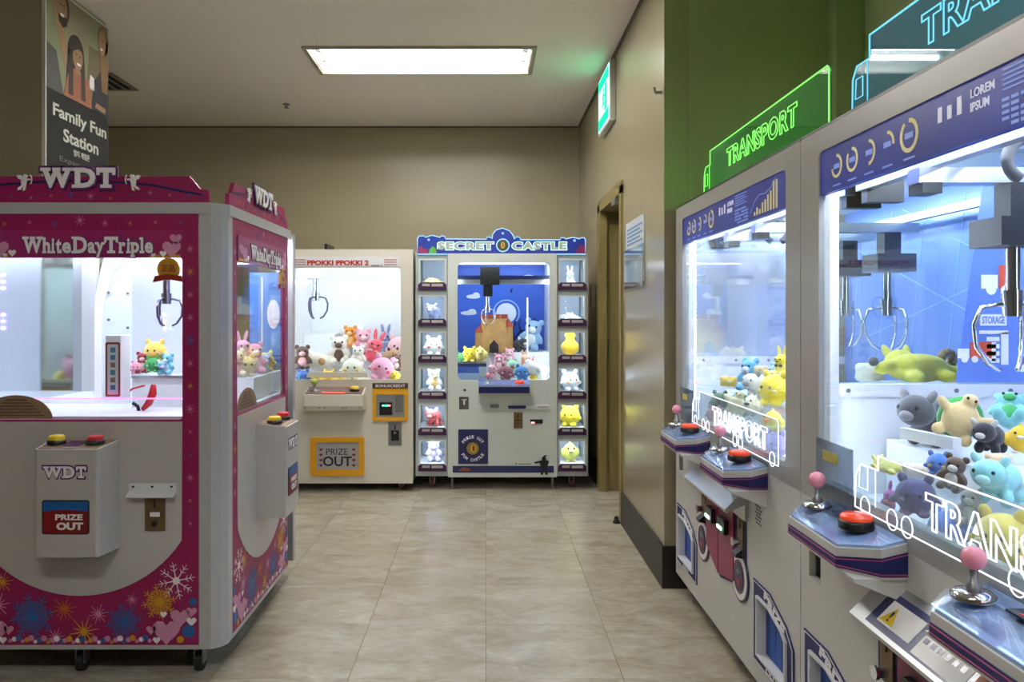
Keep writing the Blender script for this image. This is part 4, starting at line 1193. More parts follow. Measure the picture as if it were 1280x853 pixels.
# painted panel standing in for the castle machine's reflection in the side window
bp = MB()
bp.mat(0).box(0.315, 0.47, 0.985, 0.998, 1.05, 1.50)
bp.mat(1).prism(circ(0.43, 1.30, 0.03, 24, 0.07), 0.983, 0.985)
bp.mat(2).box(0.372, 0.378, 0.983, 0.985, 1.05, 1.48)
bp.build('castle_reflection', [pm('reflection_blue', '#5c92d8', 0.35, var=0.15, scale=3), PWHITE, PWHITE], W)
MB().box(0.22, 0.47, 0.52, 0.98, 0.93, 1.03).build('toy_shelf', INNER, W)
# ================================================================ CREAM MACHINE BY THE FAR WALL
K = 5.83 / F
Q = thing('claw_machine', 'cream white crane machine with red lettering and a yellow framed prize door', 'claw machine', (-1.02, 5.83, 0), 0)
QW = pm('cream_enamel', '#d9d4c6', 0.35, var=0.02, scale=4, coat=0.2)
def qx(px): return (px - VX) * K + 1.02
def qz(py): return H - (py - VY) * K
QL, QR = qx(350), qx(516)
MB().ring(rrect(QL, QR, 0.78, 1.775, 0.015), rrect(qx(366), qx(501), 0.82, qz(335), 0.03), 0.0, 0.03).build('front_frame', QW, Q)
m = MB()
m.box(QL, QR, 0.0, 0.02, 0.06, 0.78).box(QL, QL + 0.02, 0.02, 0.95, 0.06, 1.775).box(QR - 0.02, QR, 0.02, 0.95, 0.06, 1.775)
m.box(QL, QR, 0.93, 0.95, 0.06, 1.775).box(QL, QR, 0.02, 0.93, 0.06, 0.08).box(QL + 0.02, QR - 0.02, 0.03, 0.93, 1.745, 1.775)
m.build('cabinet', QW, Q)
MB().box(QL + 0.02, QR - 0.02, 0.02, 0.93, 0.77, 0.78).build('play_floor', INNER, Q)
MB().box(QL + 0.02, QR - 0.02, 0.915, 0.93, 0.78, 1.745).box(QL + 0.02, QL + 0.028, 0.03, 0.915, 0.78, 1.745).box(QR - 0.028, QR - 0.02, 0.03, 0.915, 0.78, 1.745).build('inner_lining', INNER, Q)
MB().box(QL + 0.03, QR - 0.03, 0.50, 0.912, 0.78, 0.93).build('rear_step', INNER, Q)
MB().box(QL + 0.03, qx(398), 0.62, 0.912, 0.93, 1.14).build('prize_chute', INNER, Q)
MB().box(qx(366), qx(501), 0.012, 0.018, 0.82, qz(335)).build('front_glass', GLASS, Q)
tp = MB().box(qx(367), qx(500), -0.003, 0.0, qz(333), qz(321)).build('title_strip', WHITE2, Q)
MB().text('PPOKKI PPOKKI 2', qx(384), qx(461), qz(332), qz(325.5), -0.003, 0.002, 0.045).build('title_lettering', pm('title_red', '#b3281c', 0.4), tp)
MB().text('season 2', qx(464), qx(478), qz(333), qz(330.5), -0.003, 0.001, 0.02).build('small_lettering', BLACK, tp)
for a, b in ((369, 382), (480, 496)):
    for z in (325, 328, 331):
        MB().box(qx(a), qx(b), -0.004, -0.003, qz(z + 0.5), qz(z - 0.5)).build('stripe', pm('title_stripe', '#9c4a44', 0.4), tp)
# controls
MB().prism([(qx(384), qz(472)), (qx(460), qz(472)), (qx(460), qz(467)), (qx(457), qz(465.5)), (qx(387), qz(465.5)), (qx(384), qz(467))], -0.012, 0.012).build('console_back', QW, Q)
sh = MB().side([(0.0, qz(484)), (-0.15, qz(491)), (-0.15, qz(505)), (-0.13, qz(511)), (0.0, qz(511))][::-1], qx(385), qx(458)).build('control_panel', QW, Q, bevel=0.006)
MB().side([(0.0, qz(484) + 0.002), (-0.145, qz(490.5) + 0.004), (-0.145, qz(490.5)), (0.0, qz(484) - 0.004)][::-1], qx(387), qx(456)).build('printed_top', pm('console_print', '#8b6d68', 0.3, var=0.3, scale=20), sh)
MB().box(qx(408), qx(435), -0.151, -0.13, qz(489.5), qz(488)).build('red_label', em('red_backlit_label', '#ff6a5a', 1.2), sh)
MB().lathe([(0.035, 0), (0.03, 0.01), (0.01, 0.012), (0.009, 0.05)], (qx(396), -0.08, qz(487.5))).build('joystick_shaft', STEEL, sh)
MB().ell((qx(396), -0.08, qz(487.5) + 0.065), 0.024).build('joystick_ball', pm('lime_ball', '#b4c860', 0.3), sh)
MB().lathe([(0.036, 0), (0.036, 0.016), (0.0, 0.016)], (qx(445.5), -0.08, qz(487.5))).build('button_ring', BLACK, sh)
MB().lathe([(0.032, 0.016), (0.032, 0.026), (0.024, 0.034), (0.0, 0.036)], (qx(445.5), -0.08, qz(487.5))).build('push_button', YEL, sh)
for px in (387, 404, 411, 433, 437, 454):
    MB().cyl((qx(px), -0.15, qz(507)), (qx(px), -0.155, qz(507)), 0.006, n=8).build('screw', STEEL, sh)
# coin unit
cu = MB().ring(rrect(qx(466), qx(510), qz(526), qz(485), 0.012), rrect(qx(470.5), qx(506), qz(522), qz(493), 0.006), -0.02, 0.0).build('coin_frame', YFRAME, Q)
MB().box(qx(470), qx(506), -0.006, 0.0, qz(522.5), qz(492)).build('coin_plate', ALU, cu)
MB().box(qx(466), qx(510), -0.022, 0.0, qz(485.5), qz(479)).build('name_plate', pm('brown_plate', '#4a2f28', 0.5), cu)
MB().text('BONUSCREDIT', qx(470), qx(507), qz(484), qz(480.5), -0.022, 0.001, 0.02).build('plate_lettering', PWHITE, cu)
MB().box(qx(474.5), qx(490.5), -0.010, -0.006, qz(519), qz(503)).build('bill_reader', DARK, cu)
for k, c in enumerate(('#60e0ff', '#50ffb0', '#80ffc0', '#ff7070')):
    MB().box(qx(478 + k * 2.8), qx(480 + k * 2.8), -0.012, -0.010, qz(508), qz(506)).build('indicator_light', em('indicator_' + c[1:], c, 3.0), cu)
MB().box(qx(494.5), qx(503.5), -0.010, -0.006, qz(515), qz(495)).build('selector_plate', STEEL, cu)
cs = MB().box(qx(485.5), qx(502), -0.006, 0.0, qz(557), qz(528)).build('coin_door', STEEL, Q)
MB().box(qx(489), qx(499), -0.010, -0.006, qz(551), qz(538)).build('return_flap', BLACK, cs)
MB().box(qx(493.2), qx(494.8), -0.010, -0.006, qz(537), qz(531)).build('slot', BLACK, cs)
MB().cyl((qx(494), -0.010, qz(541)), (qx(494), -0.018, qz(541)), 0.010, n=10).build('lock', CHROME, cs)
# prize door
pd = MB().ring(rrect(qx(388.5), qx(455.5), qz(594.5), qz(546.5), 0.01), rrect(qx(396), qx(449), qz(587), qz(552.5), 0.004), -0.022, 0.0).build('prize_frame', YFRAME, Q)
MB().box(qx(395.5), qx(449.5), -0.008, 0.0, qz(588), qz(552)).build('prize_flap', pm('flap_grey', '#a9a6a8', 0.3, var=0.03), pd)
MB().text('PRIZE', qx(408), qx(435), qz(568.5), qz(561), -0.008, 0.001, 0.0).build('lettering', BLACK, pd)
MB().text('OUT', qx(404), qx(440), qz(583), qz(570.5), -0.008, 0.001, 0.02).build('lettering', BLACK, pd)
for px in (401.5, 442.5):
    for k in range(4):
        MB().prism(heart(qx(px), qz(562 + k * 6.6), 0.013), -0.0095, -0.008).build('heart_mark', pm('heart_red', '#7d2430', 0.5), pd)
# inside: lights and claw
MB().box(QL + 0.05, QR - 0.05, 0.06, 0.085, 1.70, 1.73).build('light_tube', LEDT, Q)
MB().box(QL + 0.05, QR - 0.05, 0.50, 0.525, 1.715, 1.74).build('light_tube', LEDT, Q)
for s_, x in ((1, QL + 0.03), (-1, QR - 0.03)):
    MB().box(min(x, x + s_ * 0.012), max(x, x + s_ * 0.012), 0.05, 0.075, 0.85, 1.68).build('led_strip', LEDT, Q)
MB().box(QL + 0.03, QR - 0.03, 0.40, 0.43, 1.655, 1.69).build('gantry_rail', ALU, Q)
MB().box(qx(367), qx(390), 0.33, 0.47, 1.58, 1.66).build('carriage', WHITE2, Q)
crane(Q, qx(380), 0.40, 1.58, 0, s=1.1, arm=CHROME, tip=pm('dark_claw', '#6b6480', 0.25, 0.9))
def caster(root, x, y, h=0.055, col=RUBBER):
    k = MB().cyl((x - 0.013, y, 0.032), (x + 0.013, y, 0.032), 0.032, n=16).build('caster_wheel', col, root)
    MB().box(x - 0.020, x - 0.015, y - 0.02, y + 0.025, 0.028, h + 0.02).box(x + 0.015, x + 0.020, y - 0.02, y + 0.025, 0.028, h + 0.02).box(x - 0.02, x + 0.02, y - 0.02, y + 0.025, h + 0.005, h + 0.02).build('caster_fork', STEEL, k)
CRED = pm('red_brown_caster', '#6e2f28', 0.5, var=0.2)
for x, y in ((QR - 0.09, 0.08), (QL + 0.09, 0.08), (QR - 0.09, 0.87), (QL + 0.09, 0.87)):
    caster(Q, x, y, 0.05, CRED)

# ================================================================ CASTLE MACHINE BY THE FAR WALL
K2 = 5.90 / F
S = thing('claw_machine', 'grey white crane machine with castle sign and towers of lit prize boxes', 'claw machine', (0.1127, 5.90, 0), 0)
SW = pm('castle_grey_enamel', '#d2d8d2', 0.35, var=0.02, scale=4, coat=0.2)
SW2 = pm('castle_tower_grey', '#aeb6b8', 0.35, var=0.02, scale=4, coat=0.2)
def sx(px): return (px - VX) * K2 - 0.1127
def sz(py): return H - (py - VY) * K2
# centre cabinet
c0, c1 = sx(560), sx(696)
MB().ring(rrect(c0, c1, 0.78, 1.75, 0.01), rrect(sx(572), sx(687), sz(475), sz(329), 0.035), -0.02, 0.02).build('front_frame', SW, S)
m = MB().slab(c0, c1, 0.10, 0.78, -0.02, 0.0, [(sx(574), sx(586), sz(512), sz(496))])
m.box(c0, c0 + 0.02, 0.02, 0.90, 0.10, 1.75).box(c1 - 0.02, c1, 0.02, 0.90, 0.10, 1.75).box(c0, c1, 0.88, 0.90, 0.10, 1.75).box(c0, c1, 0.0, 0.88, 0.09, 0.11).box(c0, c1, 0.02, 0.88, 1.73, 1.75)
m.build('cabinet', SW, S)
MB().box(sx(573), sx(587), 0.02, 0.024, sz(513), sz(495)).build('coin_return', STEEL, S)
MB().box(sx(579.3), sx(581.3), -0.024, -0.02, sz(506), sz(499)).box(sx(577), sx(583.5), -0.024, -0.02, sz(500), sz(499)).build('coin_mark', PWHITE, S)
MB().prism(circ(sx(581), sz(487.5), 0.009, 12), -0.026, -0.02).build('keyhole', BLACK, S)
MB().box(c0 + 0.02, c1 - 0.02, 0.02, 0.88, 0.79, 0.80).build('play_floor', INNER, S)
MB().box(sx(572), sx(687), -0.012, -0.006, sz(475), sz(329)).build('front_glass', GLASS, S)
bd = MB()
bd.mat(0).box(c0 + 0.02, c1 - 0.02, 0.865, 0.88, 0.80, 1.73)
bd.mat(1).prism(circ(0.06, 1.31, 0.085, 28), 0.862, 0.865)
bd.mat(2).ring(circ(0.06, 1.31, 0.115, 28), circ(0.06, 1.31, 0.105, 28), 0.862, 0.865)
for cx, cz, w in ((-0.28, 1.58, 0.2), (-0.22, 1.45, 0.12), (0.2, 1.60, 0.25), (-0.26, 1.31, 0.14), (-0.1, 1.62, 0.16)):
    bd.mat(1).prism(circ(cx, cz, w / 2, 16, 0.018), 0.863, 0.865).prism(circ(cx + w * 0.2, cz + 0.015, w / 4, 12, 0.02), 0.8622, 0.8648)
for pts, r in (([(0.12, 0.9), (0.13, 1.06), (0.11, 1.17), (0.14, 1.24)], 0.012), ([(0.12, 1.08), (0.18, 1.16), (0.24, 1.17)], 0.006), ([(0.13, 1.13), (0.07, 1.19), (0.05, 1.22)], 0.006), ([(0.22, 0.9), (0.22, 1.1), (0.25, 1.22), (0.31, 1.26)], 0.012), ([(0.22, 1.08), (0.17, 1.2), (0.18, 1.26)], 0.006)):
    bd.mat(3).tube([(x, 0.863, z) for x, z in pts], r, 5)
bd.mat(3).prism([(0.09, 1.50), (0.10, 1.48), (0.115, 1.53), (0.108, 1.49)], 0.862, 0.865)
bd.build('moonlit_backdrop', [pm('castle_blue', '#2c66d6', 0.4, var=0.2, scale=2.5, col2='#1f49b4'), pm('moon_white', '#dfe8f4', 0.5), pm('halo_blue', '#9fc0ee', 0.5), pm('tree_navy', '#182a5a', 0.6)], S)
MB().box(c0 + 0.02, c0 + 0.028, 0.02, 0.865, 0.80, 1.73).box(c1 - 0.028, c1 - 0.02, 0.02, 0.865, 0.80, 1.73).build('inner_lining', INNER, S)
MB().box(c0 + 0.05, c1 - 0.05, 0.03, 0.055, 1.70, 1.727).build('light_tube', LEDT, S)
MB().box(c0 + 0.05, c1 - 0.05, 0.45, 0.475, 1.70, 1.727).build('light_tube', LEDT, S)
MB().box(c1 - 0.045, c1 - 0.03, 0.04, 0.065, 0.85, 1.68).build('led_strip', LEDT, S)
MB().box(c0 + 0.03, c0 + 0.045, 0.04, 0.065, 0.85, 1.68).build('led_strip', LEDT, S)
MB().box(sx(661), sx(663), 0.3, 0.304, 0.98, 1.43).build('clear_rod', PWHITE, S)
gr = MB().box(c0 + 0.03, c1 - 0.03, 0.20, 0.24, sz(347.5), sz(343)).build('gantry_rail', pm('navy_rail', '#141c44', 0.3, 0.3), S)
MB().box(c0 + 0.03, c1 - 0.03, 0.24, 0.26, sz(354), sz(347.5)).build('lower_rail', ALU, gr)
ca = MB().box(sx(600), sx(625), 0.17, 0.32, sz(355), sz(332)).box(sx(604), sx(616), 0.2, 0.28, sz(370), sz(355)).build('carriage', BLACK, S)
crane(S, sx(609.5), 0.24, sz(370), 0, s=0.75)
# castle ornament and inner shelf
MB().box(c0 + 0.03, sx(608), 0.03, 0.30, sz(459), sz(455)).build('shelf', pm('shelf_dark', '#2d3a6a', 0.4), S)
MB().box(c0 + 0.03, sx(608), 0.03, 0.034, 0.80, sz(459)).build('chute_guard', ACRYL, S)
cast = MB()
cast.mat(0).lathe([(0.125, 0.0), (0.12, 0.1), (0.105, 0.18), (0.10, 0.27)], (sx(618), 0.42, 1.0), 20)
cast.mat(1)
for k in range(10):
    a = 2 * PI * k / 10
    cast.box(sx(618) + 0.09 * math.cos(a) - 0.02, sx(618) + 0.09 * math.cos(a) + 0.02, 0.42 + 0.09 * math.sin(a) - 0.02, 0.42 + 0.09 * math.sin(a) + 0.02, 1.265, 1.30)
cast.mat(0).lathe([(0.045, 0), (0.04, 0.16)], (sx(600), 0.40, 1.0), 12).lathe([(0.045, 0), (0.038, 0.2)], (sx(637), 0.42, 1.0), 12)
cast.mat(1).lathe([(0.05, 0.16), (0.0, 0.22)], (sx(600), 0.40, 1.0), 12).lathe([(0.05, 0.2), (0.0, 0.27)], (sx(637), 0.42, 1.0), 12)
cast.mat(2).prism([(sx(612), 1.0), (sx(624), 1.0), (sx(624), 1.06), (sx(618), 1.10), (sx(612), 1.06)], 0.28, 0.31)
cast.build('castle_ornament', [pm('sandstone', '#c99a5c', 0.7, var=0.25, scale=25, bump=0.5), pm('castle_red_roof', '#a8432c', 0.6, var=0.2, scale=30), pm('castle_gate', '#23222a', 0.6)], S)
MB().box(sx(598), c1 - 0.03, 0.34, 0.86, 0.80, 1.0).build('rear_step', INNER, S)
# controls
cp = MB().side([(-0.02, sz(475)), (-0.14, sz(480)), (-0.14, sz(490)), (-0.02, sz(490))][::-1], sx(598), sx(661)).build('control_panel', SW, S)
MB().side([(-0.02, sz(474.5)), (-0.14, sz(479.5)), (-0.142, sz(480.5)), (-0.02, sz(475.5))][::-1], sx(598), sx(661)).build('printed_top', pm('castle_console_print', '#7b8fc8', 0.25, var=0.3, scale=20), cp)
MB().box(sx(598.5), sx(660.5), -0.143, -0.14, sz(489.5), sz(481.5)).build('navy_band', NAVY, cp)
MB().lathe([(0.03, 0), (0.026, 0.01), (0.009, 0.012), (0.008, 0.05)], (sx(610), -0.09, sz(478.5))).build('joystick_shaft', STEEL, cp)
MB().ell((sx(610), -0.09, sz(478.5) + 0.06), 0.02).build('joystick_ball', PINKB, cp)
MB().lathe([(0.034, 0), (0.034, 0.014), (0.028, 0.022), (0, 0.024)], (sx(649), -0.09, sz(478.5))).build('push_button', REDOR, cp)
MB().box(sx(598), sx(661), -0.03, -0.02, sz(502), sz(490)).build('white_panel', SW, S)
MB().box(sx(612.5), sx(623.5), -0.033, -0.03, sz(509.5), sz(505)).build('grey_label', STEEL, S)
sl = MB().box(sx(634.5), sx(686.5), -0.035, -0.02, sz(511.5), sz(506)).build('slot_plate', WHITE2, S)
MB().box(sx(635), sx(657), -0.037, -0.035, sz(510.5), sz(506.5)).build('navy_label', NAVY, sl)
MB().box(sx(672), sx(685), -0.037, -0.035, sz(509.5), sz(507)).build('grey_label', GREYW, sl)
cn = MB().box(sx(642), sx(653), -0.027, -0.02, sz(535), sz(515)).build('coin_plate', BRASS, S)
MB().box(sx(642.5), sx(652.5), -0.028, -0.027, sz(525.4), sz(524.4)).box(sx(646.8), sx(648.2), -0.028, -0.027, sz(522), sz(517)).build('slot', BLACK, cn)
br = MB().box(sx(662.5), sx(678), -0.03, -0.02, sz(529), sz(524)).build('bill_slot', BLACK, S)
MB().box(sx(663.5), sx(668), -0.032, -0.03, sz(529), sz(527)).build('bill_light', em('bill_red_light', '#ff8f90', 2.5), br)
fb = MB().prism(rrect(sx(573), sx(610), sz(579.5), sz(536.5), 0.006), -0.028, -0.02).build('prize_flap', NAVY, S)
e_ = MB()
e_.mat(0).prism(circ(sx(591), sz(560), 0.058, 28), -0.0285, -0.028)
e_.mat(1).prism(circ(sx(591), sz(560), 0.046, 28), -0.0295, -0.028)
e_.mat(2).prism(circ(sx(592), sz(560), 0.024, 20, 0.032), -0.0305, -0.028)
e_.mat(0).box(sx(591), sx(593), -0.0312, -0.028, sz(563), sz(557))
for wd, rr, up in (('PRIZE OUT', 0.085, 1), ('FUN CASTLE', 0.085, -1)):
    n = len(wd)
    for i, ch in enumerate(wd):
        if ch == ' ':
            continue
        a = (PI / 2 - (i - (n - 1) / 2) * 0.24) if up > 0 else (-PI / 2 + (i - (n - 1) / 2) * 0.22)
        x, z = sx(591) + rr * math.cos(a), sz(560) + rr * math.sin(a)
        e_.mat(3).text(ch, x - 0.008, x + 0.008, z - 0.011, z + 0.011, -0.028, 0.001, 0.03, rot=(a - PI / 2) if up > 0 else (a + PI / 2))
e_.build('emblem', [BLACK, pm('emblem_brown', '#8d7a52', 0.4, 0.3), PGOLD, PWHITE], fb)
nb = MB().box(sx(566), sx(692), -0.023, -0.02, sz(590.5), sz(582)).build('navy_stripe', NAVY, S)
MB().prism([(sx(573), sz(588)), (sx(588), sz(588)), (sx(586), sz(585)), (sx(580), sz(584)), (sx(575), sz(586))], -0.024, -0.023).build('logo_mark', pm('logo_red_yellow', '#b85a30', 0.4, var=0.5, scale=80), nb)
MB().box(sx(648), sx(663), -0.021, -0.02, sz(580), sz(579.2)).prism(circ(sx(645), sz(579.5), 0.006, 10), -0.021, -0.02).build('maker_mark', DARK, S)
# knight silhouette
kn = MB()
kn.prism(circ(sx(679.5), sz(573), 0.016, 12), -0.0245, -0.02)
kn.prism([(sx(676), sz(583)), (sx(684), sz(583)), (sx(686), sz(576)), (sx(680), sz(574)), (sx(673), sz(576))], -0.0245, -0.02)
kn.prism([(sx(675.5), sz(593)), (sx(678.5), sz(593)), (sx(680), sz(583)), (sx(676.5), sz(583))], -0.0245, -0.02)
kn.prism([(sx(681), sz(593)), (sx(684.5), sz(593)), (sx(683.5), sz(583)), (sx(680), sz(583))], -0.0245, -0.02)
kn.prism([(sx(668), sz(579)), (sx(674), sz(578)), (sx(674), sz(576)), (sx(668), sz(577))], -0.0245, -0.02)
kn.prism([(sx(678), sz(571)), (sx(681), sz(571)), (sx(684), sz(569)), (sx(681), sz(568.5))], -0.0245, -0.02)
kn.build('knight_print', DARK, S)
# prize towers
BOXZ = []
TL, TR = (sx(519.5), sx(559.5)), (sx(696.5), sx(735))
MAROON = pm('maroon_label', '#4b1550', 0.4, var=0.4, scale=60)
for side, (t0, t1) in enumerate((TL, TR)):
    ctr = (t0 + t1) / 2 + (0.006 if side == 0 else -0.004)
    hwx = 15.2 * K2
    holes = []
    for k in range(6):
        ztop = sz(325.5 + k * 45.3); zb = sz(354 + k * 45.3)
        holes.append((ctr - hwx, ctr + hwx, zb, ztop))
    m = MB().slab(t0, t1, 0.10, 1.75, 0.0, 0.02, holes)
    m.box(t0, t0 + 0.015, 0.02, 0.42, 0.10, 1.75).box(t1 - 0.015, t1, 0.02, 0.42, 0.10, 1.75).box(t0, t1, 0.42, 0.44, 0.10, 1.75).box(t0 + 0.015, t1 - 0.015, 0.02, 0.42, 1.735, 1.75)
    T = m.build('prize_tower', SW2, S)
    for k, (x0, x1, zb, zt) in enumerate(holes):
        MB().box(t0 + 0.016, t1 - 0.016, 0.02, 0.42, zb - 0.018, zb - 0.006).build('box_shelf', INNER, T)
        MB().box(t0 + 0.02, t1 - 0.02, 0.40, 0.415, zb, zt + 0.03).build('box_back', pm('box_pale_blue', '#c3cfe4', 0.5), T)
        MB().ring(rrect(x0 - 0.012, x1 + 0.012, zb - 0.012, zt + 0.012, 0.006), rrect(x0, x1, zb, zt, 0.004), -0.006, 0.0).build('box_frame', SW, T)
        MB().box(x0, x1, 0.004, 0.007, zb, zt).build('box_glass', GLASS, T)
        MB().box(x0 + 0.005, x1 - 0.005, 0.024, 0.04, zt + 0.006, zt + 0.018).build('box_light', em('box_light', '#f4f6ff', LED * 3.2), T)
        lb = MB().prism([(x0 - 0.014, zb - 0.05), (x1 + 0.014, zb - 0.05), (x1 + 0.014, zb - 0.012), (x1 - 0.004, zb + 0.004), (x0 + 0.004, zb + 0.004), (x0 - 0.014, zb - 0.012)], -0.02, -0.006).build('price_label', MAROON, T)
        MB().box(x0 + 0.016, x0 + 0.072, -0.022, -0.02, zb - 0.024, zb - 0.006).box(x0 + 0.085, x1 - 0.012, -0.022, -0.02, zb - 0.026, zb - 0.006).build('label_print', GREYW, T)
        BOXZ.append(((x0 + x1) / 2, zb - 0.006, side, k))
    caster(S, (t0 + t1) / 2, 0.09, 0.085, CRED)
    caster(S, (t0 + t1) / 2, 0.38, 0.085, CRED)
for x in (c0 + 0.03, c1 - 0.03):
    for y in (0.03, 0.84):
        MB().cyl((x, y, 0), (x, y, 0.018), 0.025).cyl((x, y, 0.018), (x, y, 0.10), 0.010).build('levelling_foot', STEEL, S)
# castle topper
def tz(p): return sz(p)
ol = [(522, 318), (731.5, 318), (731.5, 300), (730, 297.5), (726, 297.5), (724, 299), (716, 297), (707, 299), (705, 297.5), (701, 297.5), (700, 300), (651, 300), (649, 296.5), (645, 296.5), (643, 299), (641, 294), (637, 289), (628, 285.5), (620, 288), (616, 293), (615, 299), (613, 297), (609, 296.5), (608, 299.5), (557, 299), (556, 296), (552, 295), (550, 297), (540, 294.5), (532, 297), (529, 295), (524, 295.5), (522, 299)]
ol = [(sx(a), tz(b) - 0.0) for a, b in ol]
tpp = MB().prism(ol, -0.01, 0.03).build('castle_topper', pm('topper_blue', '#16348f', 0.35, var=0.3, scale=4, col2='#1b1c62', emit=0.35), S)
MB().tube([(x, -0.012, z) for x, z in ol], 0.004, 6, closed=True).build('lit_outline', em('topper_outline', '#9fd8ff', 1.1), tpp)
cols = ['#8d8fb0', '#b98a6a', '#9aa6b8', '#b07f95', '#8ea684', '#8fa868']
for word, xa, xb in (('SECRET', 546, 618), ('CASTLE', 639, 709)):
    MB().text(word, sx(xa), sx(xb), sz(313.5), sz(302), -0.010, 0.004, 0.10, spacing=1.1).build('lit_lettering', em('topper_letter_glow', '#bfe9ff', 1.3), tpp)
    n = len(word); w_ = (xb - xa) / n
    im = MB()
    im.text(word, sx(xa + 1), sx(xb - 1), sz(312.5), sz(303), -0.0145, 0.002, 0.055, spacing=1.15)
    im.build('inner_lettering', pm('topper_inner_letter', '#9a94a6', 0.4, var=0.4, scale=9, col2='#8aa35e', emit=0.3), tpp)
mdl = MB()
mdl.mat(0).prism(circ(sx(628.5), sz(307), 0.05, 28), -0.016, -0.01)
mdl.mat(1).prism(circ(sx(628.5), sz(307), 0.042, 28), -0.018, -0.016)
mdl.mat(2).prism(circ(sx(628.5), sz(307), 0.016, 16, 0.026), -0.02, -0.018)
mdl.mat(1).box(sx(628), sx(629), -0.0215, -0.02, sz(309.5), sz(304.5))
mdl.build('medallion', [em('topper_outline', '#9fd8ff', 1.1), pm('medallion_dark', '#4a5450', 0.4, 0.3), PGOLD], tpp)
CORAL = pm('coral', '#7a2450', 0.4, emit=0.2)
for pts, mt in (([(523, 317), (536, 317), (534, 310), (530, 312), (527, 307), (523, 310)], CORAL), ([(719, 317), (731, 317), (731, 308), (726, 306), (721, 312)], CORAL), ([(536, 317), (546, 317), (545, 311), (541, 308), (537, 312)], pm('weed_green', '#4f9a40', 0.4, emit=0.2))):
    MB().prism([(sx(p), sz(q)) for p, q in pts], -0.011, -0.01).build('coral_print', mt, tpp)
for p, q in ((536, 300), (718, 301), (628.5, 292)):
    MB().prism(circ(sx(p), sz(q), 0.01, 10), -0.0115, -0.01).build('star_print', em('star_blue', '#8fb8ff', 1.0), tpp)
# thin dark box beside the cream machine's top
tag(MB().box(qx(368.5) - 1.02, qx(372.5) - 1.02, 6.9, 7.23, qz(312) + 0.02, qz(299) + 0.06).build('wall_bracket', BLACK), 'small black bracket on the far wall above the cream machine', 'bracket')
# ================================================================ PLUSH TOYS
PCOL = {}
def fur(hexc):
    if hexc not in PCOL:
        PCOL[hexc] = pm('plush_' + hexc[1:], hexc, 0.85, var=0.10, scale=9, bump=0.35, sheen=0.35, detail=6)
    return PCOL[hexc]
EYE = pm('plush_eye', '#17130f', 0.2, var=0.02)

KINDS = {}
def kind(name, body, **parts):
    """body: ellipsoids blended into one soft skin; parts: list of (part name, colour index, ellipsoids)"""
    KINDS[name] = (body, parts.get('parts', []))
E1 = lambda x, y, z, a, b, c, r=(0, 0, 0): ((x, y, z), (a, b, c), r)
def eyes(x, y, z, r=0.035):
    return [('eye', 2, [E1(-x, y, z, r, r * 0.7, r * 1.1)]), ('eye', 2, [E1(x, y, z, r, r * 0.7, r * 1.1)])]
kind('bear', [E1(0, 0, .33, .27, .24, .33), E1(0, -.03, .74, .28, .25, .25), E1(-.28, -.1, .42, .1, .1, .2, (0, .6, 0)), E1(.28, -.1, .42, .1, .1, .2, (0, -.6, 0)), E1(-.2, -.25, .12, .13, .2, .12), E1(.2, -.25, .12, .13, .2, .12)],
     parts=[('ear', 0, [E1(-.22, 0, .95, .1, .06, .1)]), ('ear', 0, [E1(.22, 0, .95, .1, .06, .1)]), ('snout', 1, [E1(0, -.26, .68, .13, .08, .1)]), ('belly', 1, [E1(0, -.16, .33, .18, .1, .22)])] + eyes(.12, -.26, .79))
kind('ball', [E1(0, 0, .45, .46, .44, .43), E1(-.2, -.22, .07, .15, .2, .09), E1(.2, -.22, .07, .15, .2, .09), E1(-.44, -.1, .36, .12, .1, .09), E1(.44, -.1, .36, .12, .1, .09)],
     parts=[('ear', 0, [E1(-.28, 0, .86, .11, .07, .14, (0, -.4, 0))]), ('ear', 0, [E1(.28, 0, .86, .11, .07, .14, (0, .4, 0))]), ('cheek', 1, [E1(-.25, -.36, .40, .08, .05, .06)]), ('cheek', 1, [E1(.25, -.36, .40, .08, .05, .06)])] + eyes(.14, -.42, .52, .04))
kind('quad', [E1(0, .15, .45, .33, .44, .32), E1(0, -.36, .60, .31, .28, .27), E1(-.2, -.12, .14, .13, .13, .17), E1(.2, -.12, .14, .13, .13, .17), E1(-.2, .38, .14, .13, .13, .17), E1(.2, .38, .14, .13, .13, .17), E1(0, .6, .5, .07, .1, .07)],
     parts=[('ear', 1, [E1(-.24, -.3, .84, .08, .05, .13, (0, -.6, 0))]), ('ear', 1, [E1(.24, -.3, .84, .08, .05, .13, (0, .6, 0))]), ('snout', 1, [E1(0, -.6, .53, .13, .08, .09)])] + eyes(.16, -.58, .66))
kind('lying', [E1(0, 0, .20, .44, .27, .21), E1(-.48, -.05, .22, .2, .11, .1, (0, -.3, .2)), E1(.50, -.06, .14, .22, .1, .1, (0, .2, -.2)), E1(-.1, .3, .24, .24, .2, .22), E1(.25, -.28, .10, .12, .2, .09), E1(-.2, -.28, .10, .12, .2, .09)],
     parts=[('paw', 1, [E1(-.68, -.09, .30, .07, .07, .07)]), ('paw', 1, [E1(.70, -.10, .10, .07, .07, .06)]), ('ear', 0, [E1(-.24, .4, .40, .06, .05, .14, (-.6, -.3, 0))]), ('ear', 0, [E1(.05, .42, .40, .06, .05, .14, (-.6, .3, 0))])])
kind('turtle', [E1(0, -.05, .45, .36, .26, .40), E1(0, -.08, .90, .17, .16, .15), E1(-.42, -.12, .62, .2, .08, .11, (0, .6, 0)), E1(.42, -.12, .62, .2, .08, .11, (0, -.6, 0)), E1(-.28, -.12, .08, .14, .1, .14, (0, .5, 0)), E1(.28, -.12, .08, .14, .1, .14, (0, -.5, 0))],
     parts=[('shell', 1, [E1(0, .14, .46, .45, .26, .48)])] + eyes(.08, -.22, .94, .03))
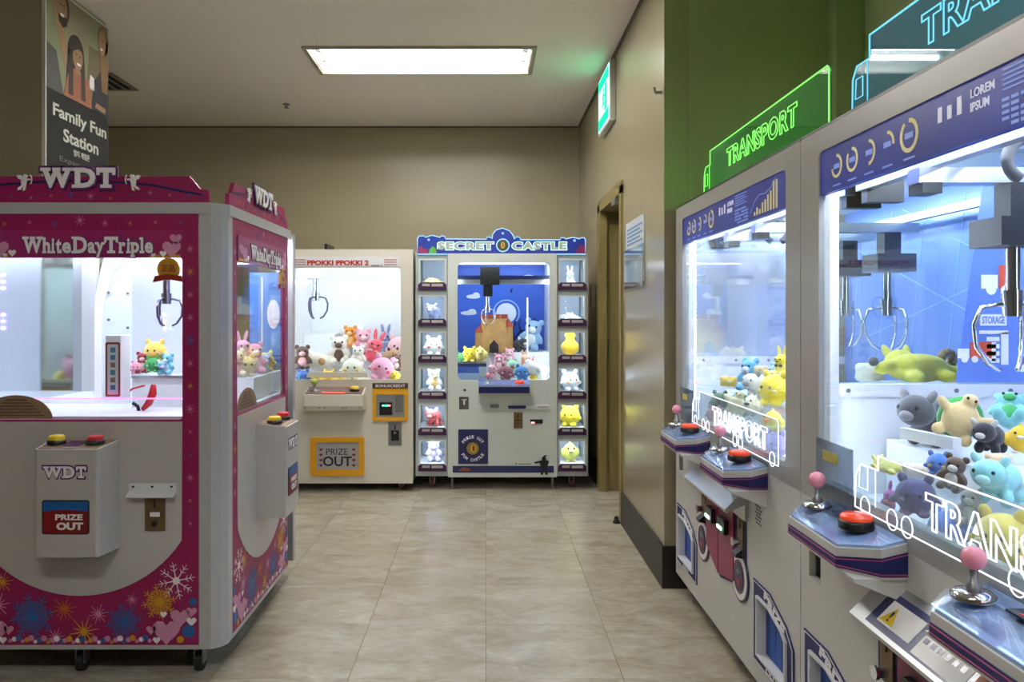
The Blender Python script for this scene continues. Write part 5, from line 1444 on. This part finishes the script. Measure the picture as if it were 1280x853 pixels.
kind('bunny', [E1(0, 0, .28, .27, .24, .28), E1(0, -.04, .62, .26, .23, .22), E1(-.2, -.2, .10, .12, .18, .1), E1(.2, -.2, .10, .12, .18, .1), E1(-.13, .02, .98, .08, .06, .24, (0, -.2, 0)), E1(.13, .02, .98, .08, .06, .24, (0, .2, 0))],
     parts=[('nose', 1, [E1(0, -.27, .59, .05, .03, .035)]), ('bow', 1, [E1(-.1, -.2, .42, .09, .05, .06), E1(.1, -.2, .42, .09, .05, .06)])] + eyes(.11, -.25, .66))
kind('bird', [E1(0, 0, .42, .36, .36, .42), E1(0, .34, .30, .16, .2, .1, (.5, 0, 0)), E1(-.36, 0, .40, .1, .2, .22), E1(.36, 0, .40, .1, .2, .22), E1(0, 0, .86, .05, .05, .1)],
     parts=[('beak', 1, [E1(0, -.38, .52, .12, .14, .06)]), ('foot', 1, [E1(-.15, -.16, .03, .11, .14, .04)]), ('foot', 1, [E1(.15, -.16, .03, .11, .14, .04)])] + eyes(.14, -.30, .64, .04))
kind('cushion', [E1(0, 0, .3, .5, .3, .30), E1(-.32, 0, .45, .2, .18, .15), E1(.32, 0, .45, .2, .18, .15), E1(-.32, 0, .15, .2, .18, .15), E1(.32, 0, .15, .2, .18, .15)],
     parts=[('patch', 1, [E1(0.1, -.24, .34, .14, .08, .12)])])
def ring_e(n, R, r, z, y=0):
    return [E1(R * math.cos(2 * PI * k / n), y, z + R * math.sin(2 * PI * k / n), r, r * .9, r) for k in range(n)]
kind('donut', ring_e(12, .32, .17, .5), parts=[('icing', 1, ring_e(12, .32, .15, .5, -.06))])
kind('pouch', [E1(0, 0, .32, .40, .34, .33), E1(0, 0, .60, .22, .2, .16), E1(-.12, 0, .84, .14, .1, .12, (0, -.4, 0)), E1(.12, 0, .84, .14, .1, .12, (0, .4, 0)), E1(0, 0, .88, .1, .12, .12)],
     parts=[('ribbon', 1, ring_e(1, 0, .01, .68) + [E1(0, 0, .70, .17, .16, .035)])])
MESHES = {}
def toy_mesh(k):
    if k in MESHES:
        return MESHES[k]
    body, parts = KINDS[k]
    m = MB()
    for c, r, q in body:
        m.ell(c, r, q, 16, 10)
    o = m.build('body', [EYE])
    rm_ = o.modifiers.new('remesh', 'REMESH'); rm_.mode = 'VOXEL'; rm_.voxel_size = 0.036; rm_.use_smooth_shade = True
    sm_ = o.modifiers.new('smooth', 'SMOOTH'); sm_.iterations = 5; sm_.factor = 0.6
    bpy.context.view_layer.update()
    me = bpy.data.meshes.new_from_object(o.evaluated_get(bpy.context.evaluated_depsgraph_get()))
    me.name = 'body_' + k
    bpy.data.objects.remove(o)
    if not me.materials:
        me.materials.append(EYE)
    out = [('body', 0, me)]
    for pn, ci, es_ in parts:
        q = MB()
        for c, r, rt in es_:
            q.ell(c, r, rt, 12, 8)
        out.append((pn, ci, q.mesh(pn, [EYE])))
    MESHES[k] = out
    return out

def plush(k, label, cols, px, py, Y, h, rot=(0, 0, 0), group=None, name=None, world=None, cat='plush toy', lean=True):
    """k kind, cols (body, accent), centre at picture px,py and depth Y, h = height in picture px (of the upright toy)"""
    s = h * Y / F
    c = Vector(world) if world else Vector(((px - VX) * Y / F, Y, H - (py - VY) * Y / F))
    e = Euler(rot)
    off = e.to_matrix() @ Vector((0, 0, 0.45 * s))
    t = thing(name or {'bear': 'plush_bear', 'ball': 'plush_ball', 'quad': 'plush_animal', 'lying': 'plush_animal', 'turtle': 'plush_turtle', 'bunny': 'plush_rabbit', 'bird': 'plush_bird', 'cushion': 'plush_cushion', 'donut': 'plush_ring', 'pouch': 'gift_pouch'}[k], label, cat, c - off, 0, group)
    t.rotation_euler = e
    t.scale = (s, s, s)
    for pn, ci, me in toy_mesh(k):
        o = bpy.data.objects.new(pn, me)
        C.objects.link(o)
        o.parent = t
        o.material_slots[0].link = 'OBJECT'
        o.material_slots[0].material = EYE if ci == 2 else fur(cols[ci])
    return t

def settle(t, x0=None, x1=None, y0=None, y1=None, floor=None):
    """nudge a toy so that it lies inside its cabinet and on what carries it"""
    R_ = t.rotation_euler.to_matrix()
    P = []
    for o in t.children:
        P += [R_ @ (v.co * t.scale[0]) + t.location for v in list(o.data.vertices)[::3]]
    lo = [min(p[i] for p in P) for i in range(3)]; hi = [max(p[i] for p in P) for i in range(3)]
    for i, (a, b) in enumerate(((x0, x1), (y0, y1))):
        if a is not None and lo[i] < a:
            t.location[i] += a - lo[i]
        elif b is not None and hi[i] > b:
            t.location[i] += b - hi[i]
    if floor is not None:
        c = [(lo[0] + hi[0]) / 2, (lo[1] + hi[1]) / 2]
        z = floor(t.location.x, t.location.y) if callable(floor) else floor
        if lo[2] < z:
            t.location.z += z - lo[2]
    return t
G2 = 'plush toys in the crane machine with the pale blue sign'
for a in (
    ('lying', 'bright yellow plush sprawled along the white rail', ('#efe04a', '#4a4440'), 1148, 461, 2.42, 88, (0, 0, 0.0)),
    ('cushion', 'cream and brown plush lying beside the yellow one on the rail', ('#efe6d2', '#6b5040'), 1087, 464, 2.46, 40, (0, 0, 0.3)),
    ('donut', 'brown sprinkled ring plush behind the yellow one', ('#b88a50', '#8d7a60'), 1182, 453, 2.52, 34, (0.2, 0, 0.4)),
    ('quad', 'large charcoal grey plush against the white side panel', ('#4c4a52', '#8a8890'), 1162, 527, 2.08, 74, (0, 0, -1.1)),
    ('turtle', 'tan and green turtle plush tumbled on its side', ('#e2c48e', '#2f9a46'), 1200, 524, 1.90, 58, (0, 0.45, -0.5)),
    ('bear', 'teal plush with green back lying face up near the rail', ('#7fc4c6', '#3aa05a'), 1262, 516, 1.98, 56, (-0.9, 0, -0.6)),
    ('quad', 'black plush with pale trim between turtle and yellow toys', ('#24222a', '#c9c4c0'), 1236, 546, 1.84, 46, (0, 0, -0.9)),
    ('bird', 'orange yellow plush bird above the blue animal', ('#f2c22e', '#e8d8c0'), 1276, 548, 1.82, 40, (0, 0, -0.6)),
    ('cushion', 'peach plush with small green patch behind the blue animal', ('#eec8a4', '#58a862'), 1248, 571, 1.76, 30, (0, 0, -0.3)),
    ('quad', 'big sky blue four legged plush standing at the glass', ('#8fcfd8', '#a9dde2'), 1247, 600, 1.60, 68, (0, 0, -0.95)),
    ('lying', 'pale yellow plush with spread arms at the far front corner', ('#f2e47a', '#f2e47a'), 1113, 574, 1.95, 40, (0, 0, 0.2)),
    ('cushion', 'cream plush between yellow arms and blue ball', ('#efe3d0', '#e4c8b0'), 1146, 584, 1.90, 34, (0, 0, -0.2)),
    ('ball', 'round blue plush with orange yellow lower face', ('#3f6fb4', '#e0a23a'), 1173, 580, 1.84, 30, (0, 0, -0.7)),
    ('bear', 'chocolate brown plush beside the big blue animal', ('#5d4638', '#c8bcb0'), 1192, 594, 1.74, 44, (0, 0.2, -0.8)),
    ('ball', 'dark violet plush behind the clear lorry plate', ('#5c4f78', '#7a6c9a'), 1131, 620, 1.80, 52, (0, 0, -0.6)),
    ('bunny', 'small magenta plush behind the lit cab outline', ('#c05fb0', '#e0a050'), 1100, 626, 1.88, 34, (0, 0.3, -0.5)),
    ('ball', 'blue plush lowest behind the lorry lettering', ('#5a7ec8', '#8aa6e0'), 1172, 662, 1.66, 54, (0, 0, -0.9)),
    ('ball', 'golden yellow plush behind the lorry lettering', ('#f0d060', '#f6e6b0'), 1243, 672, 1.50, 70, (0, 0, -0.9)),
    ('bird', 'lemon yellow plush bird nearest the second control panel', ('#f4dc60', '#f0b040'), 1282, 700, 1.40, 70, (0, 0, -0.9)),
    ('bear', 'pale grey blue plush lying under the big blue animal', ('#b9b0a8', '#d8d0c8'), 1215, 636, 1.62, 46, (0, 0, -0.9))):
    settle(plush(*a[:6], a[6], a[7], G2), x0=0.922, x1=(1.10 if a[5] <= 1.97 and 1.0 > (a[3] - VX) * a[5] / F else None), y1=2.205 if a[5] < 2.3 else None, floor=lambda x, y: 1.092 if y > 2.25 else (0.956 if x > 1.105 else 0.801))
G1 = 'plush toys in the crane machine with the green sign'
for a in (
    ('ball', 'dark green and brown round plush at the far bottom corner', ('#3f6b3c', '#6b5038'), 900, 502, 3.40, 26, (0, 0, -0.8)),
    ('turtle', 'green rimmed cream plush behind the clear lorry plate', ('#e6dcb0', '#4a9a50'), 922, 508, 3.28, 34, (0, 0.3, -0.8)),
    ('cushion', 'small yellow block plush on the white slope', ('#f0c83a', '#f6e2a0'), 911, 474, 3.50, 22, (0, 0, -0.6)),
    ('bear', 'sky blue plush bear at the back of the heap', ('#6fb6da', '#e8f0f4'), 938, 471, 3.42, 40, (0, 0, -0.9)),
    ('quad', 'white plush animal with grey spots mid heap', ('#efece8', '#8a8488'), 948, 489, 3.20, 38, (0, 0, -1.0)),
    ('bird', 'cream plush with black wings low in the heap', ('#efe6c8', '#2a2a30'), 940, 506, 3.02, 30, (0, 0, -0.9)),
    ('ball', 'large bright yellow round plush near the frame post', ('#f4d832', '#f6e48a'), 969, 499, 3.00, 44, (0, 0, -1.0)),
    ('bird', 'yellow plush with orange beak below the round yellow one', ('#f6e05a', '#f0a030'), 966, 527, 2.80, 34, (0, 0, -1.0)),
    ('bunny', 'yellow plush with dark cap on top of the heap', ('#eed83a', '#3a3840'), 977, 456, 3.10, 32, (0, 0, -1.0)),
    ('bear', 'pale teal and white plush near the top of the heap', ('#a8d2d4', '#f0f0ea'), 969, 474, 3.16, 34, (0, 0.2, -1.0)),
    ('cushion', 'beige plush half hidden at the top of the heap', ('#e0cfa8', '#d8b060'), 951, 460, 3.36, 18, (0, 0, -0.8)),
    ('ball', 'lavender plush lowest by the frame post', ('#b8a8dc', '#d8cdf0'), 964, 556, 2.66, 36, (0, 0, -1.0)),
    ('ball', 'small pink plush at the far end of the clear plate', ('#e8a0b4', '#f4c8d4'), 888, 518, 3.34, 22, (0, 0, -0.8)),
    ('bear', 'grey blue plush low behind the lorry lettering', ('#9ab4c8', '#c8d8e4'), 922, 540, 3.00, 34, (0, 0, -0.9))):
    settle(plush(*a[:6], a[6], a[7], G1), x0=0.922, y1=3.68, floor=lambda x, y: 0.956 if x > 1.07 else 0.801)
GQ = 'plush toys in the cream crane machine'
for a in (
    ('bear', 'dark brown plush bear with pink snout at the machine edge', ('#5a4038', '#d8a0a8'), 378, 449, 6.05, 30, (0, 0, 0.2)),
    ('ball', 'blue plush lowest beside the console', ('#3a5fb0', '#5a9a60'), 379, 471, 5.98, 18, (0, 0, 0.2)),
    ('cushion', 'large white plush with brown and pink patches', ('#f0e6da', '#b08858'), 400, 447, 6.20, 38, (0, 0.25, 0.1)),
    ('bear', 'white plush with brown ears beside the large white one', ('#efe6de', '#6b4a38'), 424, 440, 6.24, 36, (0, 0, 0.1)),
    ('lying', 'mustard yellow plush stretched along the front', ('#e6b828', '#a87820'), 411, 468, 5.95, 34, (0, 0, 0)),
    ('ball', 'white plush with yellow flower face in the front row', ('#f4efe0', '#f0c030'), 441, 461, 6.02, 30, (0, 0, 0)),
    ('lying', 'white and yellow plush lying before the pink ball', ('#f6f0dc', '#f2d040'), 457, 474, 5.95, 20, (0, 0, 0)),
    ('ball', 'round candy pink plush with rosy cheeks at the glass', ('#f2a8c8', '#e8506c'), 478, 461, 6.00, 33, (0, 0.3, 0.1)),
    ('bear', 'orange plush bear on the rear step', ('#f0982e', '#f6c880'), 438, 423, 6.55, 27, (0, 0, 0)),
    ('bear', 'pink plush bear on the rear step', ('#f2a6b8', '#f8d0d8'), 454, 430, 6.45, 32, (0, 0, 0.2)),
    ('bunny', 'coral red plush rabbit in the middle of the heap', ('#e8566a', '#f08a94'), 468, 438, 6.28, 36, (0, 0.3, 0)),
    ('bunny', 'slate blue long eared plush behind the coral one', ('#8a9cc8', '#c8d0e8'), 482, 427, 6.62, 30, (0, 0, 0)),
    ('bear', 'white plush with soft grey belly mid heap', ('#f2ece6', '#d8d0c8'), 448, 447, 6.18, 26, (0, 0, 0)),
    ('quad', 'beige and brown plush beside the pink ball', ('#c8a27c', '#5a4034'), 488, 446, 6.24, 24, (0, 0, 0.6)),
    ('ball', 'pale rose plush pressed against the side', ('#f4c8d0', '#f0a0b0'), 499, 436, 6.50, 32, (0, 0, 0)),
    ('cushion', 'white pillow plush highest at the back', ('#f6f0ee', '#f0d8d8'), 440, 412, 6.66, 30, (0, 0, 0)),
    ('bird', 'small yellow plush chick at the corner of the glass', ('#f2d84a', '#f0a030'), 494, 470, 5.97, 16, (0, 0, 0)),
    ('bear', 'brown and white plush behind the chick', ('#7a5848', '#f0e8e0'), 496, 455, 6.1, 20, (0, 0, 0))):
    settle(plush(*a[:6], a[6], a[7], GQ), x0=-1.47, x1=-0.567, y0=5.865, y1=6.74, floor=lambda x, y: 0.931 if y > 6.33 else 0.781)
GS = 'plush toys in the castle machine'
for a in (
    ('ball', 'small green plush at the left end of the shelf', ('#5fae6a', '#a8d8a0'), 577, 447, 6.08, 13, (0, 0, 0)),
    ('ball', 'yellow round plush second on the shelf', ('#f0d83a', '#f0a040'), 587, 444, 6.08, 20, (0, 0, 0)),
    ('bird', 'pale yellow plush bird on the shelf beside the castle', ('#f6e888', '#f0b050'), 600, 443, 6.08, 22, (0, 0, 0)),
    ('bunny', 'pink and white plush rabbit left of the heap', ('#f0c0d0', '#d880a0'), 615, 465, 5.98, 22, (0, 0, 0)),
    ('bear', 'rose plush bear in front of the castle', ('#e8a0b8', '#f8dce4'), 624, 455, 6.12, 22, (0, 0, 0)),
    ('ball', 'maroon and pink plush in the middle front', ('#9a5a70', '#e8b0c0'), 633, 467, 5.97, 20, (0, 0.2, 0)),
    ('ball', 'mint plush in the middle of the heap', ('#9fd8b8', '#e8f4ec'), 640, 457, 6.10, 16, (0, 0, 0)),
    ('bear', 'light pink plush above the mint one', ('#f2b8cc', '#f8e0e8'), 637, 447, 6.16, 20, (0, 0, 0)),
    ('ball', 'cobalt blue plush ball in the front row', ('#3f7fc8', '#a8c8e8'), 653, 466, 5.97, 20, (0, 0, 0)),
    ('bunny', 'peach plush rabbit behind the cobalt ball', ('#f0c0a0', '#e89080'), 656, 452, 6.12, 20, (0, 0, 0)),
    ('quad', 'black and white plush animal behind the heap', ('#3a3844', '#f0f0f0'), 650, 440, 6.30, 20, (0, 0, 0.5)),
    ('bear', 'large powder blue plush against the right side', ('#9cc4e8', '#f0f4f8'), 676, 437, 6.50, 38, (0, 0.2, -0.2)),
    ('cushion', 'white plush lying below the powder blue one', ('#eef0f4', '#d0d8e0'), 672, 463, 6.00, 32, (0, 0.4, 0)),
    ('bird', 'tiny yellow plush chick at the front corner', ('#f4dc50', '#f0a040'), 667, 473, 5.95, 11, (0, 0, 0)),
    ('bunny', 'coral plush rabbit between white and blue plush', ('#e87888', '#f8d0d0'), 664, 458, 6.10, 16, (0, 0, 0))):
    settle(plush(*a[:6], a[6], a[7], GS), x0=0.1127 + sx(560) + 0.05, x1=0.1127 + sx(696) - 0.05, y0=5.935, y1=6.75, floor=lambda x, y: 0.935 if (x < -0.0 and y < 6.2) else (1.001 if y > 6.24 else 0.801))
# one toy in each lit prize box
GB = 'plush toys in the lit prize boxes'
rows = ['topmost', 'second', 'third', 'fourth', 'fifth', 'lowest']
BT = [[('lying', 'pale yellow lying plush', ('#f2e6a0', '#3a3430'), 0.115), ('quad', 'lilac blue plush animal', ('#b4bce8', '#d0d6f4'), 0.13), ('ball', 'white plush with red cheek', ('#f6f2f0', '#e04a60'), 0.15), ('bear', 'white plush with tan belly', ('#f4f2ee', '#c8a468'), 0.16), ('quad', 'coral red plush animal', ('#e86a6a', '#f4b0b0'), 0.15), ('bear', 'lavender white plush bear', ('#d6d2f2', '#b0a8e0'), 0.16)],
      [('bunny', 'white plush rabbit', ('#eef2f8', '#c8d4e8'), 0.12), ('lying', 'white seal like plush', ('#f2f4f6', '#d8dce4'), 0.115), ('pouch', 'golden yellow gift pouch', ('#e8c02a', '#c89a20'), 0.18), ('ball', 'orange cheeked white and blue plush', ('#dfe4f0', '#f09a50'), 0.16), ('ball', 'bright yellow round plush', ('#f4e030', '#f0b030'), 0.17), ('bird', 'yellow green plush bird', ('#d2d468', '#e8e0a0'), 0.16)]]
for x, z, side, k in BOXZ:
    kd, lb, cols, s = BT[side][k]
    wx = 0.1127 + x
    settle(plush(kd, '%s in the %s prize box %s' % (lb, rows[k], 'beside the cream machine' if side == 0 else 'on the doorway side'), cols, 0, 0, 1, F * s, (0, 0, (0.3, -0.3, 0.1)[k % 3]), GB, world=(wx, 6.05, z + 0.45 * s + 0.002)), y0=5.93, y1=6.29, x0=wx - 0.098, x1=wx + 0.098, floor=z + 0.001)
GW = 'plush toys in the pink crane machine'
for a in (
    ('ball', 'yellow and peach round plush highest on the tray', ('#f2d060', '#f0b8a0'), 194, 440, 3.22, 30, (0, 0, 0)),
    ('ball', 'green plush ball on the tray', ('#3fa85a', '#8fd0a0'), 191, 456, 3.18, 20, (0, 0, 0.2)),
    ('bear', 'aqua blue plush on the tray', ('#7ccbe0', '#d8f0f6'), 210, 458, 3.19, 26, (0, 0, -0.2)),
    ('bear', 'dark red plush on the tray', ('#a02838', '#e8c0c0'), 179, 455, 3.20, 26, (0, 0, 0.2)),
    ('ball', 'pink plush at the edge of the tray', ('#f0a8bc', '#f8d4dc'), 171, 460, 3.19, 18, (0, 0, 0.2)),
    ('quad', 'blue and white plush animal at the front of the tray', ('#8fc0e8', '#f0f4f8'), 198, 463, 3.15, 20, (0, 0, 0.4))):
    settle(plush(*a[:6], a[6], a[7], GW), y0=3.15, y1=3.40, floor=wz(470, 0.30) + 0.002)
for k, (kd, lb, cols, px, py, Y, h) in enumerate((
    ('bear', 'cream plush bear by the near edge of the side window', ('#efe0c0', '#e8b8a0'), 295, 466, 3.42, 34),
    ('bunny', 'lilac pink plush rabbit above the cream bear', ('#e8b0cc', '#c890c0'), 303, 440, 3.50, 36),
    ('ball', 'butter yellow plush beneath the lilac rabbit', ('#f2dc9a', '#f0b880'), 311, 470, 3.46, 28),
    ('bear', 'large pink plush in the middle of the side window', ('#f0a0bc', '#f8d0dc'), 329, 459, 3.62, 38),
    ('ball', 'yellow plush near the far edge of the side window', ('#f4e04a', '#f0b040'), 351, 452, 3.76, 26),
    ('quad', 'pale blue plush between pink and yellow plush', ('#b4d4f0', '#e8f0f8'), 341, 463, 3.70, 26))):
    settle(plush(kd, lb, cols, px, py, Y, h, (0, 0, 0.6), GW), x1=-1.454 + 0.46, y1=2.85 + 0.975, floor=1.031)
